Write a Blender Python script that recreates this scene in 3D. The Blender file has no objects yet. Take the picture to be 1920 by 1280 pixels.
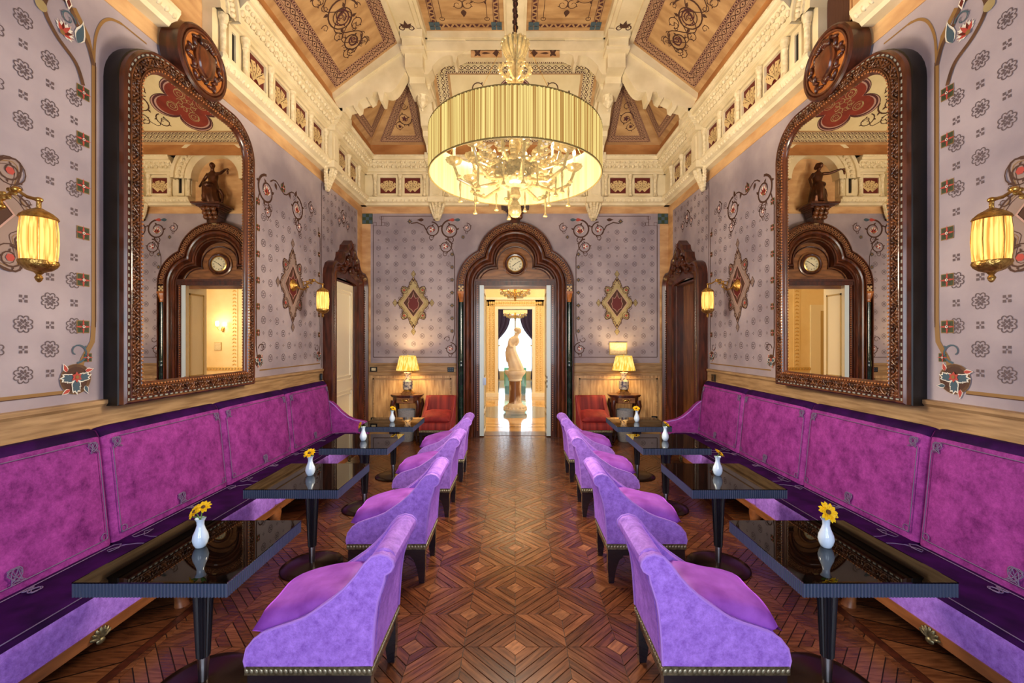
import bpy, bmesh, math, random
from mathutils import Vector, Matrix
PI = math.pi
random.seed(7)
scn = bpy.context.scene
COL = scn.collection

# ---------------------------------------------------------------- camera, world, light, exposure
cam_d = bpy.data.cameras.new('camera'); cam = bpy.data.objects.new('camera', cam_d); COL.objects.link(cam)
cam.location = (0, 0, 1.8); cam.rotation_euler = (PI/2, 0, 0)
cam_d.sensor_width = 36; cam_d.lens = 15.0; cam_d.shift_x = -6/1920; cam_d.clip_start = 0.02; cam_d.clip_end = 200
scn.camera = cam
scn.view_settings.view_transform = 'Standard'; scn.view_settings.look = 'None'
scn.view_settings.gamma = 1; scn.view_settings.use_curve_mapping = False
scn.view_settings.exposure = 0.3
W_ = bpy.data.worlds.new('sky'); scn.world = W_; W_.use_nodes = True
W_.node_tree.nodes['Background'].inputs[0].default_value = (0.80, 0.90, 1.0, 1)
W_.node_tree.nodes['Background'].inputs[1].default_value = 1.6

def lamp(name, kind, loc, power, color=(1, 1, 1), size=0.1, rot=(0, 0, 0), size_y=None, parent=None):
    d = bpy.data.lights.new(name, kind); d.energy = power; d.color = color
    if kind == 'AREA':
        d.size = size
        if size_y: d.shape = 'RECTANGLE'; d.size_y = size_y
    else:
        d.shadow_soft_size = size
        if kind == 'SPOT': d.spot_size = math.radians(176); d.spot_blend = .15
    o = bpy.data.objects.new(name, d); COL.objects.link(o); o.location = loc; o.rotation_euler = rot
    if parent: o.parent = parent
    return o
FRONT = -1.6          # wall behind the camera, with the windows
WIN_X = (-1.0, 1.0)
for k, x in enumerate(WIN_X):    # daylight entering by the two tall windows behind the camera
    lamp('window_daylight', 'AREA', (x, FRONT+0.05, 2.1), 70, (0.76, 0.86, 1.0), 1.3, (PI/2, 0, 0), 2.5)
lamp('next_room_fill', 'AREA', (4.9, 11.2, 2.4), 130, (1.0, 0.90, 0.70), 2.2, (0, PI/2, 0), 3.0)  # warm fill added to brighten the next room; no window on that side
lamp('far_window_daylight', 'AREA', (0, 19.75, 2.2), 70, (0.80, 0.90, 1.0), 2.2, (-PI/2, 0, 0), 3.2)

# ---------------------------------------------------------------- materials
def lin(c):
    return tuple((v/255/12.92 if v/255 <= 0.04045 else ((v/255+0.055)/1.055)**2.4) for v in c) + (1,)
MATS = {}
def M(name, col, rough=0.6, metal=0.0, col2=None, scale=6.0, stretch=(1, 1, 1), detail=4.0, bump=0.0, bscale=None,
      sheen=0.0, spec=0.5, coat=0.0, emit=None, estr=0.0, rand=0.0, trans=0.0, rot=0.0, contrast=(0.35, 0.65), ior=None,
      vor=0.0, transl=0.0, alpha=1.0, nrough=0.5):
    if name in MATS: return MATS[name]
    m = bpy.data.materials.new(name); m.use_nodes = True; MATS[name] = m
    nt = m.node_tree; N = nt.nodes; L = nt.links; b = N['Principled BSDF']
    b.inputs['Base Color'].default_value = lin(col); b.inputs['Roughness'].default_value = rough
    b.inputs['Metallic'].default_value = metal; b.inputs['Specular IOR Level'].default_value = spec
    b.inputs['Coat Weight'].default_value = coat; b.inputs['Coat Roughness'].default_value = 0.05
    if ior: b.inputs['IOR'].default_value = ior
    if sheen:
        b.inputs['Sheen Weight'].default_value = sheen; b.inputs['Sheen Roughness'].default_value = 0.35
        b.inputs['Sheen Tint'].default_value = lin(tuple(min(255, c*1.35+35) for c in col))
    if emit: b.inputs['Emission Color'].default_value = lin(emit); b.inputs['Emission Strength'].default_value = estr
    if trans: b.inputs['Transmission Weight'].default_value = trans
    if alpha < 1: b.inputs['Alpha'].default_value = alpha
    vec = None
    if col2 or bump:
        tc = N.new('ShaderNodeTexCoord'); mp = N.new('ShaderNodeMapping')
        mp.inputs['Scale'].default_value = stretch; mp.inputs['Rotation'].default_value = (0, 0, rot)
        src = tc.outputs['Object']
        if rand:
            oi = N.new('ShaderNodeObjectInfo'); ad = N.new('ShaderNodeVectorMath'); ad.operation = 'ADD'
            mu = N.new('ShaderNodeMath'); mu.operation = 'MULTIPLY'; mu.inputs[1].default_value = 37.0
            L.new(oi.outputs['Random'], mu.inputs[0]); L.new(src, ad.inputs[0]); L.new(mu.outputs[0], ad.inputs[1]); src = ad.outputs[0]
        L.new(src, mp.inputs['Vector']); vec = mp.outputs[0]
    if col2:
        nz = N.new('ShaderNodeTexNoise'); nz.inputs['Scale'].default_value = scale; nz.inputs['Detail'].default_value = detail; nz.inputs['Roughness'].default_value = nrough
        L.new(vec, nz.inputs['Vector'])
        rp = N.new('ShaderNodeValToRGB'); L.new(nz.outputs['Fac'], rp.inputs[0])
        rp.color_ramp.elements[0].position = contrast[0]; rp.color_ramp.elements[0].color = lin(col)
        rp.color_ramp.elements[1].position = contrast[1]; rp.color_ramp.elements[1].color = lin(col2)
        out = rp.outputs[0]
        if rand:
            hs = N.new('ShaderNodeHueSaturation'); mr = N.new('ShaderNodeMapRange')
            mr.inputs[3].default_value = 1-rand; mr.inputs[4].default_value = 1+rand
            L.new(oi.outputs['Random'], mr.inputs[0]); L.new(mr.outputs[0], hs.inputs['Value']); L.new(out, hs.inputs['Color']); out = hs.outputs[0]
        L.new(out, b.inputs['Base Color'])
    if bump:
        n2 = N.new('ShaderNodeTexVoronoi' if vor else 'ShaderNodeTexNoise'); n2.inputs['Scale'].default_value = bscale or scale
        L.new(vec, n2.inputs['Vector'])
        bp = N.new('ShaderNodeBump'); bp.inputs['Strength'].default_value = bump; bp.inputs['Distance'].default_value = 0.01
        L.new(n2.outputs[0], bp.inputs['Height']); L.new(bp.outputs[0], b.inputs['Normal'])
    if transl:
        tr = N.new('ShaderNodeBsdfTranslucent'); tr.inputs[0].default_value = lin(col)
        mx = N.new('ShaderNodeMixShader'); mx.inputs[0].default_value = transl
        o = N['Material Output']; L.new(b.outputs[0], mx.inputs[1]); L.new(tr.outputs[0], mx.inputs[2]); L.new(mx.outputs[0], o.inputs['Surface'])
    return m

paint = M('lavender_paint', (142, 130, 140), 0.75, col2=(174, 161, 168), scale=1.6, detail=6, bump=0.05, bscale=40)
plaster_tan = M('tan_marbled_plaster', (178, 132, 88), 0.6, col2=(212, 172, 124), scale=2.2, stretch=(1, 1, 3), detail=7)
oak = M('pale_oak', (164, 124, 84), 0.4, col2=(204, 166, 120), scale=5, stretch=(6, 6, 0.7), detail=6, bump=0.05, bscale=12)
oak_h = M('pale_oak_rail', (136, 104, 70), 0.5, col2=(176, 142, 102), scale=5, stretch=(0.7, 0.7, 8), detail=6)
walnut = M('polished_walnut', (58, 25, 13), 0.28, col2=(104, 53, 29), scale=4, stretch=(5, 5, 0.8), detail=6, coat=0.3)
walnut_l = M('light_walnut', (104, 64, 36), 0.33, col2=(150, 100, 60), scale=4, stretch=(1, 5, 5), detail=6, coat=0.3)
walnut_d = M('dark_walnut', (48, 20, 12), 0.32, col2=(84, 38, 22), scale=5, stretch=(5, 5, 0.8), detail=5, coat=0.2)
carved = M('carved_walnut', (56, 26, 13), 0.3, col2=(112, 64, 34), scale=14, detail=5, coat=0.35, bump=0.25, bscale=60)
inlay = M('honey_inlay', (150, 84, 36), 0.35, col2=(190, 118, 58), scale=6, detail=5, coat=0.3)
black = M('ebony_black', (14, 10, 10), 0.35)
greenm = M('dark_green_marble', (14, 26, 22), 0.15, col2=(34, 56, 48), scale=8, detail=6, coat=0.5)
stucco = M('cream_stucco', (212, 196, 160), 0.7, col2=(230, 216, 184), scale=3, detail=5)
relief = M('cream_relief', (206, 188, 150), 0.7, col2=(232, 218, 186), scale=24, detail=5, bump=0.4, bscale=45)
panelc = M('beige_ceiling_paint', (166, 126, 82), 0.7, col2=(196, 158, 110), scale=2.5, stretch=(1, 3, 1), detail=7)
brownc = M('brown_plaster', (160, 104, 56), 0.7, col2=(192, 136, 82), scale=2.0, stretch=(1, 1, 2), detail=7)
bandc = M('band_ground', (178, 138, 108), 0.7)
ink = M('brown_ink', (74, 44, 32), 0.75)
stem_ink = M('stem_brown_paint', (104, 70, 44), 0.7, col2=(74, 46, 30), scale=12)
ink2 = M('maroon_ink', (78, 34, 40), 0.75)
gold_ink = M('gold_paint', (136, 100, 54), 0.6)
grey_ink = M('grey_stencil', (98, 82, 88), 0.75)
dgrey_ink = M('dark_stencil', (96, 80, 84), 0.75)
green_ink = M('green_paint', (52, 66, 40), 0.7)
teal_ink = M('teal_paint', (64, 86, 100), 0.7)
red_ink = M('red_paint', (176, 66, 56), 0.7)
white_ink = M('white_paint', (226, 220, 208), 0.7)
pink_ink = M('rose_paint', (188, 150, 140), 0.7)
olive_ink = M('olive_gold_paint', (158, 140, 96), 0.65, col2=(176, 158, 116), scale=9)
maroon = M('maroon_panel', (92, 18, 14), 0.5)
maroon2 = M('maroon_medallion', (112, 34, 24), 0.6, col2=(136, 48, 32), scale=5)
card = M('ivory_card', (206, 178, 128), 0.6)
velvet = M('purple_velvet', (104, 56, 164), 0.75, spec=.2, col2=(184, 136, 242), scale=22, detail=12, nrough=.82, sheen=0.35, contrast=(0.26, 0.66), bump=0.12, bscale=160)
velvet_s = M('magenta_velvet', (82, 8, 84), 0.75, spec=.2, col2=(176, 72, 170), scale=6, detail=13, nrough=.86, sheen=0.4, contrast=(0.34, 0.66), bump=0.12, bscale=160)
velvet_shade = M('shaded_sofa_velvet', (30, 1, 50), 0.7, col2=(52, 5, 76), scale=7, detail=8, sheen=0.06, spec=.12)  # same sofa velvet with the shade of its upper faces painted in
velvet_c = M('cushion_velvet', (120, 46, 152), 0.7, col2=(166, 92, 208), scale=5, detail=8, sheen=0.7)
velvet_p = M('velvet_piping', (172, 124, 220), 0.7, sheen=0.6)
cord = M('grey_cord', (112, 94, 132), 0.6)
cord_d = M('dark_cord', (46, 18, 70), 0.6)
redv = M('red_striped_velvet', (104, 14, 24), 0.75, col2=(150, 44, 40), scale=1.6, stretch=(1, 9, 0.2), detail=1, sheen=0.7)
redv_c = M('red_cushion_velvet', (120, 16, 22), 0.75, col2=(156, 40, 36), scale=7, sheen=0.8)
bronze = M('antique_bronze', (96, 88, 66), 0.4, 0.8, col2=(146, 138, 108), scale=60, detail=3)
lacq = M('black_lacquer', (5, 4, 4), 0.015, spec=0.5)
flute_d = M('black_fluted_column', (24, 25, 33), 0.3, spec=0.7, coat=0.3)
flute = M('fluted_lacquer_blue_sheen', (54, 66, 90), 0.32, spec=0.7, coat=0.2)  # black lacquer; bluish highlights of the cool light put into the edge colour
steel = M('brushed_steel', (150, 150, 156), 0.3, 1.0)
basem = M('dark_bronze_base', (44, 28, 20), 0.22, 0.6)
leglac = M('dark_lacquer_leg', (30, 24, 32), 0.25, coat=0.5)
sofaw = M('sofa_walnut', (110, 62, 32), 0.4, col2=(150, 92, 52), scale=5, stretch=(4, 0.6, 4), detail=5)
china = M('white_porcelain', (206, 224, 246), 0.12, coat=0.5)
yellow = M('yellow_petal', (250, 206, 24), 0.6, transl=0.25)
leafg = M('leaf_green', (98, 136, 52), 0.6, transl=0.2)
leafp = M('pale_leaf_green', (150, 170, 90), 0.6)
seedb = M('seed_brown', (84, 50, 20), 0.8)
brass = M('aged_brass', (170, 128, 62), 0.28, 0.95, col2=(206, 166, 92), scale=20)
brass_r = M('embossed_brass', (150, 110, 50), 0.35, 0.9, col2=(206, 166, 92), scale=40, bump=0.6, bscale=70)
bronze_s = M('statue_bronze', (58, 30, 18), 0.35, 0.55, col2=(92, 52, 32), scale=8)
marble_s = M('white_marble', (240, 226, 202), 0.45, col2=(226, 202, 168), scale=5, detail=6)
marble_b = M('brown_marble', (132, 88, 56), 0.25, col2=(226, 200, 168), scale=3, stretch=(1, 1, 0.5), detail=6, contrast=(0.46, 0.54))
creamd = M('cream_door_paint', (240, 232, 210), 0.45)
creamd2 = M('cream_door_gilt', (186, 160, 104), 0.5)
leafedge = M('daylit_door_edge', (206, 222, 230), 0.4)  # cool window light on the cream leaf's edge put into its colour
cream_w = M('cream_wall', (238, 214, 164), 0.7, col2=(246, 226, 182), scale=2)
gilt = M('gilt_relief', (206, 168, 96), 0.45, 0.35, col2=(236, 204, 138), scale=40, bump=0.5, bscale=60)
glass_m = M('mirror_silver', (236, 232, 224), 0.0, 1.0)
clockf = M('clock_ivory', (226, 220, 186), 0.4)
blackp = M('black_plastic', (16, 16, 18), 0.35)
greyf = M('grey_fabric', (136, 136, 142), 0.85, col2=(158, 158, 164), scale=60)
paper = M('cream_paper', (226, 212, 176), 0.7, col2=(200, 184, 146), scale=30)
bulb = M('lit_bulb', (255, 236, 190), 0.4, emit=(255, 226, 160), estr=9)
glass_c = M('murano_glass', (190, 164, 108), 0.1, spec=0.9, transl=0.35, emit=(255, 240, 180), estr=0.16, col2=(140, 110, 62), scale=40, coat=.5)
glass_b = M('amber_glass_bowl', (120, 92, 60), 0.2, col2=(200, 170, 120), scale=18, coat=0.6)
groove = M('floor_joint', (34, 16, 10), 0.5)

# ---------------------------------------------------------------- mesh toolkit
class MB:
    def __init__(s): s.v = []; s.f = []; s.m = []
    def add(s, vs, fs, mi=0):
        o = len(s.v); s.v += [tuple(p) for p in vs]; s.f += [tuple(i+o for i in f) for f in fs]; s.m += [mi]*len(fs); return s
    def box(s, x0, x1, y0, y1, z0, z1, mi=0):
        x0, x1 = sorted((x0, x1)); y0, y1 = sorted((y0, y1)); z0, z1 = sorted((z0, z1))
        return s.add([(x, y, z) for z in (z0, z1) for y in (y0, y1) for x in (x0, x1)],
                     [(0, 2, 3, 1), (4, 5, 7, 6), (0, 1, 5, 4), (2, 6, 7, 3), (0, 4, 6, 2), (1, 3, 7, 5)], mi)
    def obox(s, c, ax, ay, az, mi=0):      # oriented box: centre and three half vectors
        c, ax, ay, az = map(Vector, (c, ax, ay, az))
        return s.add([c+ax*i+ay*j+az*k for k in (-1, 1) for j in (-1, 1) for i in (-1, 1)],
                     [(0, 2, 3, 1), (4, 5, 7, 6), (0, 1, 5, 4), (2, 6, 7, 3), (0, 4, 6, 2), (1, 3, 7, 5)], mi)
    def grid(s, rows, mi=0, close_u=False, close_v=False):   # rows of points
        n = len(rows); k = len(rows[0]); fs = []
        for i in range(n if close_v else n-1):
            for j in range(k if close_u else k-1):
                a = i*k+j; b = i*k+(j+1) % k; i2 = (i+1) % n
                fs.append((a, b, i2*k+(j+1) % k, i2*k+j))
        return s.add([p for r in rows for p in r], fs, mi)
    def lathe(s, prof, c=(0, 0, 0), seg=24, mi=0, cap=True, lobes=0, lobe_amp=0.0, axis='z'):
        rows = []
        for r, z in prof:
            row = []
            for j in range(seg):
                a = 2*PI*j/seg; rr = r*(1+lobe_amp*math.cos(lobes*a)) if lobes else r
                p = (rr*math.cos(a), rr*math.sin(a), z)
                if axis == 'y': p = (p[0], p[2], p[1])
                if axis == 'x': p = (p[2], p[0], p[1])
                row.append((c[0]+p[0], c[1]+p[1], c[2]+p[2]))
            rows.append(row)
        s.grid(rows, mi, close_u=True)
        if cap:
            n = len(s.v)-seg; o = n-(len(prof)-1)*seg
            s.f += [tuple(range(o, o+seg)), tuple(range(n, n+seg))]; s.m += [mi, mi]
        return s
    def tube(s, pts, r, seg=8, mi=0, cap=True, closed=False):
        pts = [Vector(p) for p in pts]; n = len(pts); rows = []; prev = None
        for i, p in enumerate(pts):
            if closed: t = pts[(i+1) % n]-pts[i-1]
            else: t = pts[min(i+1, n-1)]-pts[max(i-1, 0)]
            if t.length < 1e-9: t = Vector((0, 0, 1))
            t.normalize()
            if prev is None: a = t.orthogonal().normalized()
            else:
                a = prev-t*prev.dot(t)
                a = a.normalized() if a.length > 1e-6 else t.orthogonal().normalized()
            prev = a; b = t.cross(a); rr = r[i] if isinstance(r, (list, tuple)) else r
            rows.append([p+(a*math.cos(2*PI*j/seg)+b*math.sin(2*PI*j/seg))*rr for j in range(seg)])
        s.grid(rows, mi, close_u=True, close_v=closed)
        if cap and not closed:
            e = len(s.v); o = e-n*seg
            s.f += [tuple(range(o, o+seg)), tuple(range(e-seg, e))]; s.m += [mi, mi]
        return s
    def ell(s, c, r, seg=12, rings=8, mi=0, rot=None):
        r = (r, r, r) if not isinstance(r, (tuple, list)) else r; c = Vector(c); rows = []
        for i in range(rings+1):
            th = PI*i/rings; rows.append([])
            for j in range(seg):
                ph = 2*PI*j/seg; p = Vector((r[0]*math.sin(th)*math.cos(ph), r[1]*math.sin(th)*math.sin(ph), r[2]*math.cos(th)))
                if rot is not None: p = rot @ p
                rows[-1].append(c+p)
        return s.grid(rows, mi, close_u=True)
    def prism(s, poly, fn, d0, d1, mi=0):     # 2-D polygon, fn(u, v, d) -> point
        n = len(poly)
        s.add([fn(u, v, d0) for u, v in poly]+[fn(u, v, d1) for u, v in poly],
              [tuple(range(n))[::-1], tuple(range(n, 2*n))]+[(i, (i+1) % n, n+(i+1) % n, n+i) for i in range(n)], mi)
        return s
    def build(s, name, mats, parent=None, smooth=False, angle=40, recalc=True, kind=None, merge=0):
        me = bpy.data.meshes.new(name); me.from_pydata(s.v, [], s.f)
        for m in (mats if isinstance(mats, (list, tuple)) else [mats]): me.materials.append(m)
        if any(s.m): me.polygons.foreach_set('material_index', s.m)
        if recalc or merge:
            bm = bmesh.new(); bm.from_mesh(me)
            if merge: bmesh.ops.remove_doubles(bm, verts=bm.verts, dist=merge)
            if recalc: bmesh.ops.recalc_face_normals(bm, faces=bm.faces)
            bm.to_mesh(me); bm.free()
        if smooth:
            me.shade_smooth()
            if angle: me.set_sharp_from_angle(angle=math.radians(angle))
        o = bpy.data.objects.new(name, me); COL.objects.link(o)
        if parent: o.parent = parent
        if kind: o['kind'] = kind
        return o

def tag(o, label, cat, group=None, kind=None):
    o['label'] = label; o['category'] = cat
    if group: o['group'] = group
    if kind: o['kind'] = kind
    return o
def thing(name, label, cat, loc=(0, 0, 0), rz=0, group=None, kind=None):
    o = bpy.data.objects.new(name, None); COL.objects.link(o); o.empty_display_size = 0.1
    o.location = loc; o.rotation_euler = (0, 0, rz); return tag(o, label, cat, group, kind)
def dup(root, loc, rz=0, label=None, group=None):
    r = root.copy(); COL.objects.link(r); r.location = loc; r.rotation_euler = (0, 0, rz)
    if label: r['label'] = label
    if group: r['group'] = group
    for ch in root.children:
        c = ch.copy(); COL.objects.link(c); c.parent = r
        for g in ch.children:
            d = g.copy(); COL.objects.link(d); d.parent = c
    return r
def inst(src, parent, loc, rz=0, name=None, rot=None):   # a like piece sharing mesh data
    o = bpy.data.objects.new(name or src.name.split('.')[0], src.data); COL.objects.link(o)
    o.parent = parent; o.location = loc; o.rotation_euler = rot or (0, 0, rz); return o

class Draw:      # flat painting on a plane: origin, u, v, n (offset outwards)
    def __init__(s, o, u, v, n, off=0.0015):
        s.mb = MB(); s.o = Vector(o); s.u = Vector(u); s.v = Vector(v); s.n = Vector(n); s.off = off; s.c = 0
    def P(s, p, k=0): return s.o+s.u*p[0]+s.v*p[1]+s.n*(s.off*(1+k)+s.c % 37*3e-5)
    def poly(s, pts, mi, k=0): s.c += 1; s.mb.add([s.P(p, k) for p in pts], [tuple(range(len(pts)))], mi)
    def ribbon(s, pts, w, mi, k=0, closed=False):
        n = len(pts); a = []; b = []; s.c += 1
        for i in range(n):
            p0 = pts[i-1] if (closed or i) else pts[i]; p1 = pts[(i+1) % n] if (closed or i < n-1) else pts[i]
            dx, dy = p1[0]-p0[0], p1[1]-p0[1]; l = math.hypot(dx, dy) or 1
            ww = (w[i] if isinstance(w, list) else w)/2
            nx, ny = -dy/l*ww, dx/l*ww
            a.append((pts[i][0]+nx, pts[i][1]+ny)); b.append((pts[i][0]-nx, pts[i][1]-ny))
        q = [s.P(p, k) for p in a]+[s.P(p, k) for p in b]
        s.mb.add(q, [(i, (i+1) % n, n+(i+1) % n, n+i) for i in range(n if closed else n-1)], mi)
    def ring(s, c, r, w, mi, n=16, k=0): s.ribbon([(c[0]+r*math.cos(2*PI*i/n), c[1]+r*math.sin(2*PI*i/n)) for i in range(n)], w, mi, k, True)
    def disc(s, c, r, mi, n=12, k=0, rv=None): s.poly([(c[0]+r*math.cos(2*PI*i/n), c[1]+(rv or r)*math.sin(2*PI*i/n)) for i in range(n)], mi, k)
    def leaf(s, c, a, l, w, mi, k=0):
        ca, sa = math.cos(a), math.sin(a)
        s.poly([(c[0]+ca*x-sa*y, c[1]+sa*x+ca*y) for x, y in ((0, 0), (l*.14, w*.62), (l*.32, w), (l*.52, w*.92), (l*.72, w*.5), (l*.88, w*.28), (l, w*.3), (l*.86, -w*.12), (l*.7, -w*.5), (l*.5, -w*.86), (l*.3, -w), (l*.13, -w*.6))], mi, k)
    def spiral(s, c, r0, r1, a0, turns, w, mi, n=28, leaves=0, k=0):
        pts = []; ws = []
        for i in range(n+1):
            t = i/n; r = r0+(r1-r0)*t; a = a0+2*PI*turns*t
            pts.append((c[0]+r*math.cos(a), c[1]+r*math.sin(a))); ws.append(w*(1-.55*t))
        s.ribbon(pts, ws, mi, k)
        for j in range(leaves):
            i = int((j+.7)/(leaves+.5)*n*.85); p = pts[i]; a = a0+2*PI*turns*i/n
            s.leaf(p, a+.6*(1 if turns > 0 else -1), r0*.32, r0*.09, mi, k)
        return pts
    def rosette(s, c, r, mi, n=48, simple=False):
        if simple:
            s.ring(c, r*.92, r*.16, mi, 14)
            for q in range(4):
                a = q*PI/2+PI/4; s.leaf((c[0]+r*.08*math.cos(a), c[1]+r*.08*math.sin(a)), a, r*.74, r*.17, mi)
            return
        s.ribbon([(c[0]+r*(.70+.30*abs(math.sin(4*t))**.7)*math.cos(t), c[1]+r*(.70+.30*abs(math.sin(4*t))**.7)*math.sin(t)) for t in [2*PI*i/n for i in range(n)]], r*.13, mi, 0, True)
        for q in range(4):
            a = q*PI/2
            for sg in (-1, 1):
                s.ribbon([(c[0]+r*(.28+.34*math.sin(x*PI))*math.cos(a+sg*(.15+.5*x)), c[1]+r*(.28+.34*math.sin(x*PI))*math.sin(a+sg*(.15+.5*x))) for x in (0, .25, .5, .75, 1)], r*.12, mi)
            s.disc((c[0]+r*.2*math.cos(a), c[1]+r*.2*math.sin(a)), r*.13, mi, 4)
    def cross4(s, c, r, mi):
        for q in range(4):
            a = q*PI/2+PI/4; s.poly([(c[0]+r*d*math.cos(a+e), c[1]+r*d*math.sin(a+e)) for d, e in ((.25, 0), (.72, -.55), (1.0, 0), (.72, .55))], mi)
        s.disc(c, r*.2, mi, 4)
    def dot4(s, c, r, mi):
        for q in range(4):
            a = q*PI/2; s.disc((c[0]+r*.6*math.cos(a), c[1]+r*.6*math.sin(a)), r*.36, mi, 4)
    def build(s, name, mats, parent=None, kind='stuff'): return s.mb.build(name, mats, parent, recalc=False, kind=kind)

def inset(poly, d):     # convex polygon, counter-clockwise
    n = len(poly); out = []
    for i in range(n):
        p0, p1, p2 = poly[i-1], poly[i], poly[(i+1) % n]
        d1 = Vector((p1[0]-p0[0], p1[1]-p0[1])).normalized(); d2 = Vector((p2[0]-p1[0], p2[1]-p1[1])).normalized()
        n1 = Vector((-d1.y, d1.x)); n2 = Vector((-d2.y, d2.x)); q = 1+n1.dot(n2)
        m = (n1+n2)/max(q, .15); out.append((p1[0]+m.x*d, p1[1]+m.y*d))
    return out
def ccw(poly):
    a = sum(poly[i-1][0]*poly[i][1]-poly[i][0]*poly[i-1][1] for i in range(len(poly)))
    return poly if a > 0 else poly[::-1]
def edges(poly): return [(poly[i], poly[(i+1) % len(poly)]) for i in range(len(poly))]
def zigzag(D, a, b, w, mi, k=1):
    l = math.hypot(b[0]-a[0], b[1]-a[1]); n = max(2, int(l/(w*1.1))); ux, uy = (b[0]-a[0])/l, (b[1]-a[1])/l
    for i in range(n):
        p = i*l/n; q = (i+1)*l/n; sgn = 1 if i % 2 else -1
        D.poly([(a[0]+ux*x-uy*y, a[1]+uy*x+ux*y) for x, y in ((p, -w/2*sgn), (q, -w/2*sgn), ((p+q)/2, w/2*sgn))], mi, k)
def guilloche(D, a, b, w, mi, k=1):
    l = math.hypot(b[0]-a[0], b[1]-a[1]); n = max(1, round(l/(w*1.7))); ux, uy = (b[0]-a[0])/l, (b[1]-a[1])/l; pw = l/n
    for sg in (-1, 1):
        D.ribbon([(a[0]+ux*x-uy*y, a[1]+uy*x+ux*y) for x, y in ((i*pw/6, sg*w*.46*math.cos(i*PI/6)) for i in range(6*n+1))], w*.16, mi, k)
    for i in range(n):
        x = (i+.0)*pw
        if 0 < i: D.disc((a[0]+ux*x, a[1]+uy*x), w*.2, mi, 6, k)
        x = (i+.5)*pw; D.poly([(a[0]+ux*(x+dx)-uy*dy, a[1]+uy*(x+dx)+ux*dy) for dx, dy in ((-w*.32, 0), (0, w*.12), (w*.32, 0), (0, -w*.12))], mi, k)
def bands(D, poly, s=1.0, ground=1, inkm=0, maroonm=2):      # painted border: zigzag, guilloche, zigzag with fine lines
    poly = ccw(poly)
    a = inset(poly, .02*s); b = inset(poly, .235*s)
    for (p, q), (p2, q2) in zip(edges(a), edges(b)): D.poly([p, q, q2, p2], ground)
    for d in (.018, .068, .088, .187, .197, .238): 
        D.ribbon(inset(poly, d*s), .006*s, maroonm if d in (.018, .238) else inkm, 1, True)
    for d in (.042, .214):
        for p, q in edges(inset(poly, d*s)): zigzag(D, p, q, .034*s, maroonm)
    for p, q in edges(inset(poly, .137*s)): guilloche(D, p, q, .076*s, inkm)
    return inset(poly, .25*s)
# ================================================================ SETTING
HW, YB, ZT = 2.94, 8.18, 6.75          # half width of the room, back wall, top of the walls
DADO = 1.39
# ---------------------------------------------------------------- floor: square parquet laid on the diagonal
floor = MB().box(-HW, HW, FRONT, 8.52, -0.06, -0.005).build('floor', groove)
tag(floor, 'polished brown oak parquet floor of diagonal nested squares', 'floor', kind='structure')
HS = 0.214; RINGS = [(HS, 0.160), (0.158, 0.105), (0.103, 0.048)]
def strip_mesh(a, b, name, mat):
    g = 0.0012; a -= g; mb = MB(); z0, z1 = -0.006, 0.0; e = .0015
    top = [(-a+g+e, -a+e), (a-g-e, -a+e), (b-g-e, -b-e), (-b+g+e, -b-e)]; bot = [(-a+g, -a), (a-g, -a), (b-g, -b), (-b+g, -b)]
    mb.add([(x, y, z1) for x, y in top]+[(x, y, z0) for x, y in bot], [(0, 1, 2, 3)]+[(i, i+4, (i+1) % 4+4, (i+1) % 4) for i in range(4)])
    me = bpy.data.meshes.new(name); me.from_pydata(mb.v, [], mb.f); me.materials.append(mat); return me
shade = [((64, 31, 17), (98, 54, 31)), ((74, 38, 21), (110, 63, 37)), ((86, 47, 27), (124, 75, 45))]
grain = dict(rough=0.26, scale=7, detail=6, bump=0.04, bscale=16, coat=0.12)
wood_o = [M('parquet_oak_%d' % i, a, col2=b, stretch=(1.0, 9, 1), rand=0.16, **grain) for i, (a, b) in enumerate(shade)]
wood_p = [M('parquet_oak_turned_%d_%d' % (i, q), a, col2=b, stretch=(1.0, 9, 1), rot=PI/4*(1 if q else -1), **grain) for i, (a, b) in enumerate(shade) for q in (0, 1)]
blk = M('parquet_block', (100, 58, 34), 0.28, col2=(146, 94, 60), scale=8, stretch=(2, 8, 1), rand=0.35)
strips = [[strip_mesh(a, b, 'parquet_strip', wood_o[k]) for k in range(3)] for a, b in RINGS]
bq = MB(); h = .045; bq.add([(-h, -h, 0), (h, -h, 0), (h, h, 0), (-h, h, 0), (-h, -h, -.006), (h, -h, -.006), (h, h, -.006), (-h, h, -.006)], [(0, 1, 2, 3), (0, 4, 5, 1), (1, 5, 6, 2), (2, 6, 7, 3), (3, 7, 4, 0)])
blk_me = bpy.data.meshes.new('parquet_block'); blk_me.from_pydata(bq.v, [], bq.f); blk_me.materials.append(blk)
tiles = []
DG = 0.605
for i in range(-9, 10):
    for j in range(-16, 24):
        x = i*DG/2; y = 2.818+DG/2+j*DG/2
        if (i+j) % 2 == 0 and abs(x) < 2.45 and 0.2 < y < 8.4: tiles.append((x, y))
near = sorted([t for t in tiles if abs(t[0]) < 0.75 and t[1] > 1.75 and abs(t[0])/t[1] < .62], key=lambda t: t[1])[:23]
rng = random.Random(3); rest = MB()
def clipx(poly, lim):
    for sg in (-1, 1):
        out = []
        for i in range(len(poly)):
            a, b = poly[i-1], poly[i]; ia, ib = a[0]*sg <= lim, b[0]*sg <= lim
            if ia != ib: t = (lim*sg-a[0])/(b[0]-a[0]); out.append((lim*sg, a[1]+(b[1]-a[1])*t, a[2]+(b[2]-a[2])*t))
            if ib: out.append(b)
        poly = out
        if len(poly) < 3: return []
    return poly
def put(vs, fs, mi):
    for f in fs:
        q = clipx([vs[i] for i in f], 2.152)
        if len(q) > 2: rest.add(q, [tuple(range(len(q)))], mi)
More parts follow.
